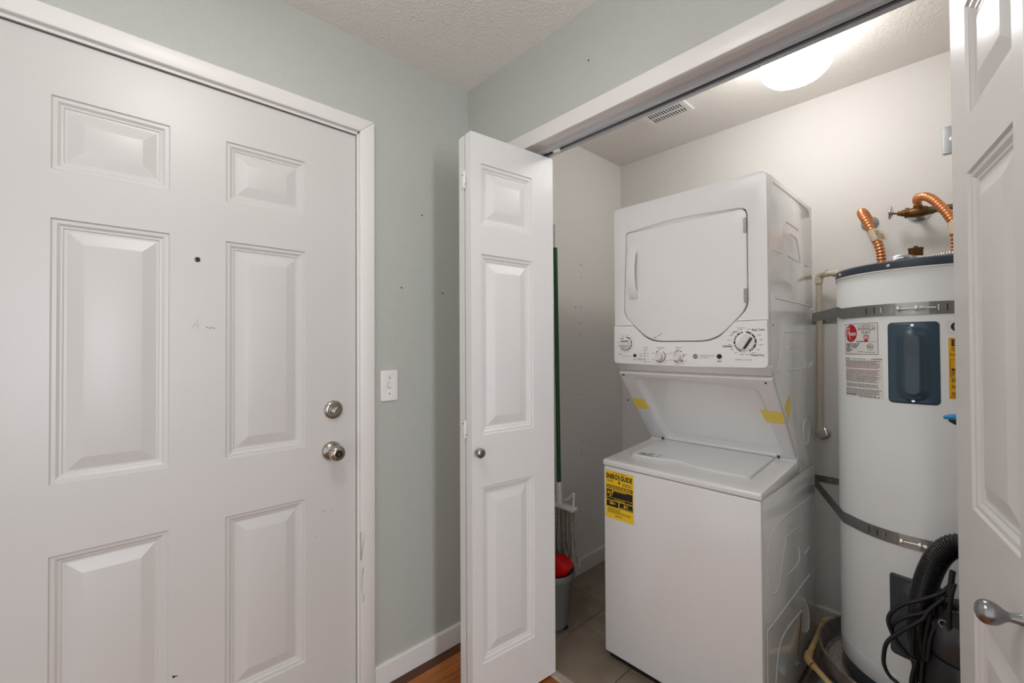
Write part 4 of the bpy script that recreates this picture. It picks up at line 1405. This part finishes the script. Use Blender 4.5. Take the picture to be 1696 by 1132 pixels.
C1 = [(1.200, -1.227, 1.795), (1.050, -1.234, 1.792), (0.960, -1.238, 1.782), (0.915, -1.243, 1.765), (0.895, -1.253, 1.742), (0.884, -1.266, 1.713), (0.878, -1.279, 1.680), (0.873, -1.290, 1.651), (0.870, -1.298, 1.622), (0.870, -1.303, 1.595), (0.870, -1.304, 1.569), (0.870, -1.304, 1.541)]
C2 = [(1.099, -1.3865, 1.8035), (1.084, -1.3855, 1.8165), (1.040, -1.391, 1.818), (0.985, -1.402, 1.802), (0.950, -1.417, 1.793), (0.925, -1.437, 1.771), (0.905, -1.460, 1.734), (0.890, -1.478, 1.698), (0.880, -1.489, 1.667), (0.873, -1.493, 1.637), (0.870, -1.494, 1.607), (0.870, -1.494, 1.571), (0.870, -1.494, 1.541)]
for path, lbl, tagz in ((C1, 'corrugated copper connector with paper tag, left of the two on the water heater', 7), (C2, 'corrugated copper connector arching from the shutoff valve to the water heater', 9)):
    cn = thing('copper_connector', path[-1], lbl, 'pipe', 'copper connectors on the water heater')
    p, r_ = corrugated(path, .0128, .0118, .0019, .004, .03, 20)
    MB().tube(p, r_, 14).out('copper_tube', 'copper', cn)
    MB().lathe([(0, 0), (.0185, 0), (.0185, .008), (.0145, .012), (.0145, .016), (0, .016)], Matrix.Translation((path[-1][0], path[-1][1], 1.5405)), 16).out('union_nut', 'copper', cn)
    # paper tag wrapped round the tube
    a, b2 = Vector(path[tagz - 1]), Vector(path[tagz])
    c_ = (a + b2) / 2
    ax = (b2 - a).normalized()
    tw_ = MB().tube([c_ - ax * .022, c_ + ax * .022], .0155, 20, caps=False).out('paper_tag', 'beige', cn)
    if tagz == 7:
        rt = Vector((.55, -.83, 0))
        fl = MB()
        q = [c_ - ax * .024 + Vector((-.013, .006, 0)), c_ + ax * .022 + Vector((-.013, .006, 0)), c_ + ax * .026 + Vector((-.012, -.030, 0)), c_ + ax * .006 + Vector((-.012, -.036, .002)), c_ - ax * .026 + Vector((-.013, -.022, 0))]
        for p_ in (q,):
            A2 = [fl.bm.verts.new(v) for v in p_]
            B2 = [fl.bm.verts.new(v + Vector((.0006, 0, 0))) for v in p_]
            fl.bm.faces.new(A2)
            fl.bm.faces.new(B2[::-1])
            for i in range(len(p_)):
                j = (i + 1) % len(p_)
                fl.bm.faces.new((A2[i], B2[i], B2[j], A2[j]))
        bmesh.ops.recalc_face_normals(fl.bm, faces=list(fl.bm.faces))
        fl.out('tag_flap', 'beige', cn, smooth=False)
        tp_ = MB()
        rz = random.Random(6)
        o0 = c_ - ax * .018 + Vector((-.0142, 0, 0))
        upd = -ax
        rgt2 = Vector((0, -1, 0))
        for k in range(7):
            tp_.fine_print(-.004, .020 + (.006 if k > 2 else 0), -.006 * k, .0024, lambda u, v: o0 + rgt2 * u + upd * v + Vector((-.0004, 0, 0)), rz)
        tp_.out('tag_print', 'print_dark', cn, smooth=False, kind='stuff')
for nm, yy, zz, lbl, rr_ in (('wall_flange', -1.2279, 1.7833, 'dull steel wall flange behind the left copper connector', .030), ('wall_flange', -1.381, 1.7925, 'chrome wall flange behind the brass shutoff valve', .036)):
    o = MB().lathe([(.010, .0005), (rr_, .0005), (rr_, .003), (rr_ * .85, .009), (rr_ * .5, .012), (.010, .013)], axis_m((XB, yy, zz), (-1, 0, 0)), 36).out(nm, 'zinc' if rr_ < .033 else 'chrome')
    tag(o, lbl, 'flange', 'pipe wall flanges')
va = thing('shutoff_valve', (1.11, -1.385, 1.774), 'brass shutoff valve with small round handle on the closet back wall', 'valve')
MB().tube([(XB - .001, -1.381, 1.780), (1.10, -1.384, 1.776)], .0105, 14).out('wall_nipple', 'brass_pipe', va)
MB().lathe([(0, -.030), (.014, -.030), (.017, -.024), (.020, -.010), (.020, .010), (.017, .024), (.014, .030), (0, .030)], axis_m((1.108, -1.386, 1.778), (0, 1, 0)), 20).out('valve_body', 'bronze', va)
MB().tube([(1.105, -1.385, 1.776), (1.1000, -1.3860, 1.8025)], .0135, 14).out('valve_outlet', 'bronze', va)
MB().lathe([(0, -.006), (.0205, -.006), (.0205, .006), (0, .006)], axis_m((1.11, -1.354, 1.781), (0, 1, .1)), 6).out('packing_nut', 'bronze', va)
MB().lathe([(0, 0), (.013, 0), (.013, .012), (.009, .014), (.009, .024), (0, .024)], axis_m((1.11, -1.350, 1.782), (0, 1, .12)), 12).out('bonnet', 'bronze', va)
MB().tube([(1.11, -1.330, 1.785), (1.11, -1.303, 1.790)], .004, 10).out('valve_stem', 'bronze', va)
hd = MB()
MH = axis_m((1.11, -1.305, 1.792), (0, 1, .12))
ring = [MH @ Vector((.021 * math.cos(a) * (1 + .10 * math.cos(5 * a)), .021 * math.sin(a) * (1 + .10 * math.cos(5 * a)), 0)) for a in [2 * PI * i / 40 for i in range(41)]]
hw = hd.tube(ring, .0046, 8, caps=False).out('handwheel', 'chrome', va)
for k in range(3):
    a = 2 * PI * k / 3
    MB().tube([MH @ Vector((0, 0, 0)), MH @ Vector((.020 * math.cos(a), .020 * math.sin(a), 0))], .0032, 8).out('spoke', 'chrome', hw)
MB().tube([(1.11, -1.404, 1.776), (1.11, -1.43, 1.777)], .0145, 14).out('pipe_coupling', 'brass_pipe', va)
MB().tube([(1.11, -1.425, 1.777), (1.11, -1.84, 1.770)], .0115, 14).out('supply_pipe', 'brass_pipe', va)

dc = thing('discharge_pipe', (1.140, -1.056, .87), 'cream plastic relief pipe running down between washer and water heater', 'pipe')
MB().tube([(1.140, -1.0575, 1.555), (1.140, -1.0535, .895)], .0120, 16).out('pipe_length', 'cpvc', dc)
MB().tube([(1.140, -1.0575, 1.540), (1.140, -1.0578, 1.562), (1.138, -1.064, 1.575), (1.132, -1.076, 1.5795), (1.122, -1.092, 1.5795)], .0155, 16, smooth=3).out('pipe_elbow', 'cpvc', dc)
MB().tube([(1.126, -1.085, 1.5795), (1.100, -1.153, 1.570), (1.078, -1.178, 1.530), (1.045, -1.222, 1.47)], .0120, 16).out('pipe_length', 'cpvc', dc)
MB().tube([(1.112, -1.117, 1.576), (1.106, -1.137, 1.572)], .0150, 16).out('pipe_coupling', 'cpvc', dc)
MB().tube([(1.140, -1.0535, .905), (1.140, -1.0535, .885), (1.146, -1.0532, .872), (1.158, -1.0530, .868), (1.185, -1.0530, .868)], .0155, 16, smooth=3).out('pipe_elbow', 'cpvc', dc)
MB().lathe([(.010, .0003), (.032, .0003), (.031, .006), (.024, .014), (.017, .018), (.013, .018)], axis_m((XB, -1.0530, .868), (-1, 0, 0)), 32).out('wall_flange', 'chrome', dc)

# ------------------------------------------------------------------ mop, bin
mo = thing('string_mop', (.40, -.165, .30), 'grey string mop with green handle leaning behind folded closet door', 'mop')
hb_, ht_ = Vector((.400, -.173, .600)), Vector((.4250, -.135, 1.86))
MB().tube([hb_, ht_.lerp(hb_, .09)], .0105, 14).out('handle', 'mop_green', mo)
MB().tube([ht_.lerp(hb_, .09), ht_], [.0112, .0112], 14).out('handle_cap', 'plastic_white', mo)
MB().tube([(.3995, -.1735, .625), (.399, -.1765, .515)], [.0135, .016], 14).out('socket', 'plastic_white', mo)
MB().box(.380, .418, -.272, -.085, .508, .526, .004, 2).out('clamp_bar', 'plastic_white', mo)
for yy, s in ((-.262, 1), (-.092, -1)):
    MB().tube([(.399, -.178 , .545), (.399, (-.178 + yy) / 2, .572 - .02), (.399, yy - s * .002, .590), (.399, yy, .565), (.399, yy, .520)], .0055, 8, smooth=4).out('clamp_arm', 'plastic_white', mo)
rm = random.Random(11)
ms = MB()
for i in range(90):
    t = i / 89
    y0 = -.265 + .17 * rm.random()
    x0 = .385 + .028 * rm.random()
    sp = (y0 + .178) * .35
    ln_ = rm.uniform(.20, .25)
    y1_ = y0 + sp * .8 + rm.uniform(-.012, .004)
    pts = [(x0, y0, .512), (x0 + rm.uniform(-.012, .006), y0 + sp * .3, .512 - ln_ * .35), (x0 + rm.uniform(-.014, .008), y0 + sp * .6 + rm.uniform(-.006, .006), .512 - ln_ * .7), (x0 + rm.uniform(-.012, .01), y1_, .512 - ln_)]
    ms.tube(pts, rm.uniform(.0032, .0045), 6, smooth=3)
ms.out('mop_strings', 'mop_string', mo, kind='stuff')

bn = thing('waste_bin', (.318, -.205, 0), 'grey plastic bin on the closet tiles below the mop', 'bin')
MBN = Matrix.Translation((.314, -.176, 0)) @ Matrix.Diagonal((.86, 1.0, 1, 1))
MB().lathe([(0, .012), (.088, .012), (.094, .016), (.121, .232), (.125, .236), (.131, .236), (.133, .252), (.130, .262), (.1265, .262), (.124, .244), (.118, .230), (.090, .020), (0, .018)], MBN, 48).out('bin_body', 'bin_grey', bn)
for a in (-70, 20, 110, 200):
    x_, y_ = .314 + .070 * math.cos(math.radians(a)), -.176 + .083 * math.sin(math.radians(a))
    MB().box(x_ - .012, x_ + .012, y_ - .012, y_ + .012, 0, .0125, .002, 1).out('bin_foot', 'black', bn)
cu_m = axis_m((.318, -.206, .196), (.06, -.42, .78))
cu = MB().lathe([(0, 0), (.034, 0), (.037, .006), (.0415, .118), (.040, .126), (.0, .128)], cu_m, 36).out('red_container', 'cup_red')
tag(cu, 'red plastic container lying tilted in the grey bin', 'container')
sp_ = MB().box(.268, .292, -.232, -.226, .10, .30, .003, 2).out('wooden_brush', 'beige')
tag(sp_, 'beige flat stick beside the red container in the bin', 'brush')
bt = thing('spray_bottle', (.285, -.165, .10), 'dark bottle with grey cap standing in the bin', 'bottle')
MB().lathe([(0, .022), (.020, .022), (.022, .03), (.022, .22), (.013, .262), (.013, .275), (0, .275)], Matrix.Translation((.262, -.150, 0)), 24).out('bottle_body', 'plastic_black', bt)
MB().lathe([(0, .275), (.015, .275), (.015, .318), (.011, .324), (0, .324)], Matrix.Translation((.262, -.150, 0)), 20).out('bottle_cap', 'zinc', bt)

# ------------------------------------------------------------------ vacuum cleaner
vc = thing('vacuum_cleaner', (.42, -1.50, 0), 'black upright vacuum cleaner with coiled hose and hanging cord', 'vacuum cleaner')
CORDS = [[(.420, -1.485, .645), (.420, -1.466, .617), (.420, -1.425, .582), (.420, -1.393, .558), (.420, -1.369, .526), (.420, -1.362, .496), (.420, -1.374, .460), (.420, -1.399, .425), (.420, -1.418, .416)], [(.430, -1.482, .622), (.430, -1.444, .559), (.430, -1.399, .523), (.430, -1.373, .493), (.430, -1.369, .467), (.430, -1.385, .437), (.430, -1.41, .41)], [(.410, -1.476, .615), (.410, -1.447, .571), (.410, -1.435, .543), (.410, -1.413, .515), (.410, -1.383, .479), (.410, -1.359, .441), (.410, -1.352, .396), (.410, -1.355, .371), (.410, -1.366, .352), (.410, -1.381, .343), (.410, -1.40, .325)], [(.425, -1.414, .507), (.425, -1.411, .469), (.425, -1.411, .436), (.425, -1.418, .416)], [(.435, -1.448, .554), (.435, -1.440, .505), (.435, -1.434, .452), (.435, -1.433, .419), (.435, -1.448, .368), (.435, -1.453, .348)], [(.415, -1.482, .584), (.415, -1.461, .539), (.415, -1.449, .501), (.415, -1.444, .467), (.415, -1.441, .430)], [(.400, -1.494, .661), (.400, -1.487, .621), (.400, -1.483, .572), (.400, -1.484, .509), (.400, -1.481, .445), (.400, -1.474, .400), (.400, -1.471, .377)], [(.420, -1.419, .419), (.420, -1.411, .378), (.420, -1.408, .353), (.420, -1.407, .30)], [(.430, -1.423, .414), (.430, -1.417, .377), (.430, -1.415, .30)], [(.415, -1.432, .427), (.415, -1.429, .391), (.415, -1.428, .31)]]
for c_ in CORDS:
    MB().tube(c_, .0050, 8, smooth=5).out('cord_loop', 'rubber_black', vc)
MB().tube([(.405, -1.491, .690), (.405, -1.485, .627)], .0062, 10).out('cord_hook', 'rubber_black', vc)
HOSE = [(.470, -1.436, .390), (.470, -1.432, .417), (.470, -1.423, .451), (.470, -1.420, .486), (.470, -1.423, .529), (.470, -1.429, .576), (.470, -1.437, .617), (.470, -1.447, .655), (.470, -1.460, .691), (.470, -1.478, .721), (.470, -1.496, .738), (.468, -1.514, .741), (.460, -1.530, .723), (.45, -1.54, .66)]
p, r_ = corrugated(HOSE, .0265, .0062, .0014)
MB().tube(p, r_, 20).out('hose', 'hose_black', vc)
MB().lathe([(0, 0), (.03, 0), (.032, .04), (.028, .07), (0, .07)], axis_m((.470, -1.437, .35), (0, .05, 1)), 24).out('hose_cuff', 'plastic_black', vc)
MV = Matrix.Translation((.445, -1.520, 0)) @ Matrix.Diagonal((.82, 1, 1, 1))
MB().lathe([(0, .10), (.085, .10), (.098, .14), (.100, .30), (.092, .42), (.080, .455), (0, .46)], MV, 40).out('motor_body', 'plastic_black', vc)
MB().lathe([(.070, .452), (.076, .46), (.074, .535), (.060, .552), (0, .555)], MV, 40).out('dust_cup', 'smoke_plastic', vc)
MB().lathe([(0, .553), (.066, .553), (.062, .585), (.03, .60), (0, .602)], MV, 40).out('cup_lid', 'plastic_black', vc)
MB().tube([(.405 + .0, -1.472 - .008 * math.cos(a), .548 + .009 * math.sin(a)) for a in [2 * PI * i / 20 for i in range(21)]], .002, 6, caps=False).out('latch_ring', 'zinc', vc)
MB().box(.36, .56, -1.66, -1.40, .02, .11, .02, 3).out('floor_head', 'plastic_black', vc)
for yy in (-1.415, -1.645):
    MB().lathe([(0, -.012), (.04, -.012), (.04, .012), (0, .012)], axis_m((.54, yy, .04), (0, 1, 0)), 24).out('wheel', 'rubber_black', vc)
MB().tube([(.45, -1.575, .30), (.45, -1.580, .60), (.445, -1.575, .90), (.440, -1.560, 1.02)], .016, 14, smooth=4).out('handle_tube', 'plastic_black', vc)
MB().tube([(.440, -1.560, 1.02), (.432, -1.53, 1.058), (.425, -1.505, 1.0665), (.421, -1.488, 1.0735)], [.016, .013, .0085, .004], 14, smooth=4).out('handle_grip', 'plastic_black', vc)
MB().tube([(.432, -1.545, 1.062), (.424, -1.515, 1.0770), (.420, -1.492, 1.0805), (.420, -1.478, 1.0780)], [.012, .0095, .0075, .0035], 14, smooth=4).out('blue_grip', 'handle_blue', vc, label='bright blue grip')
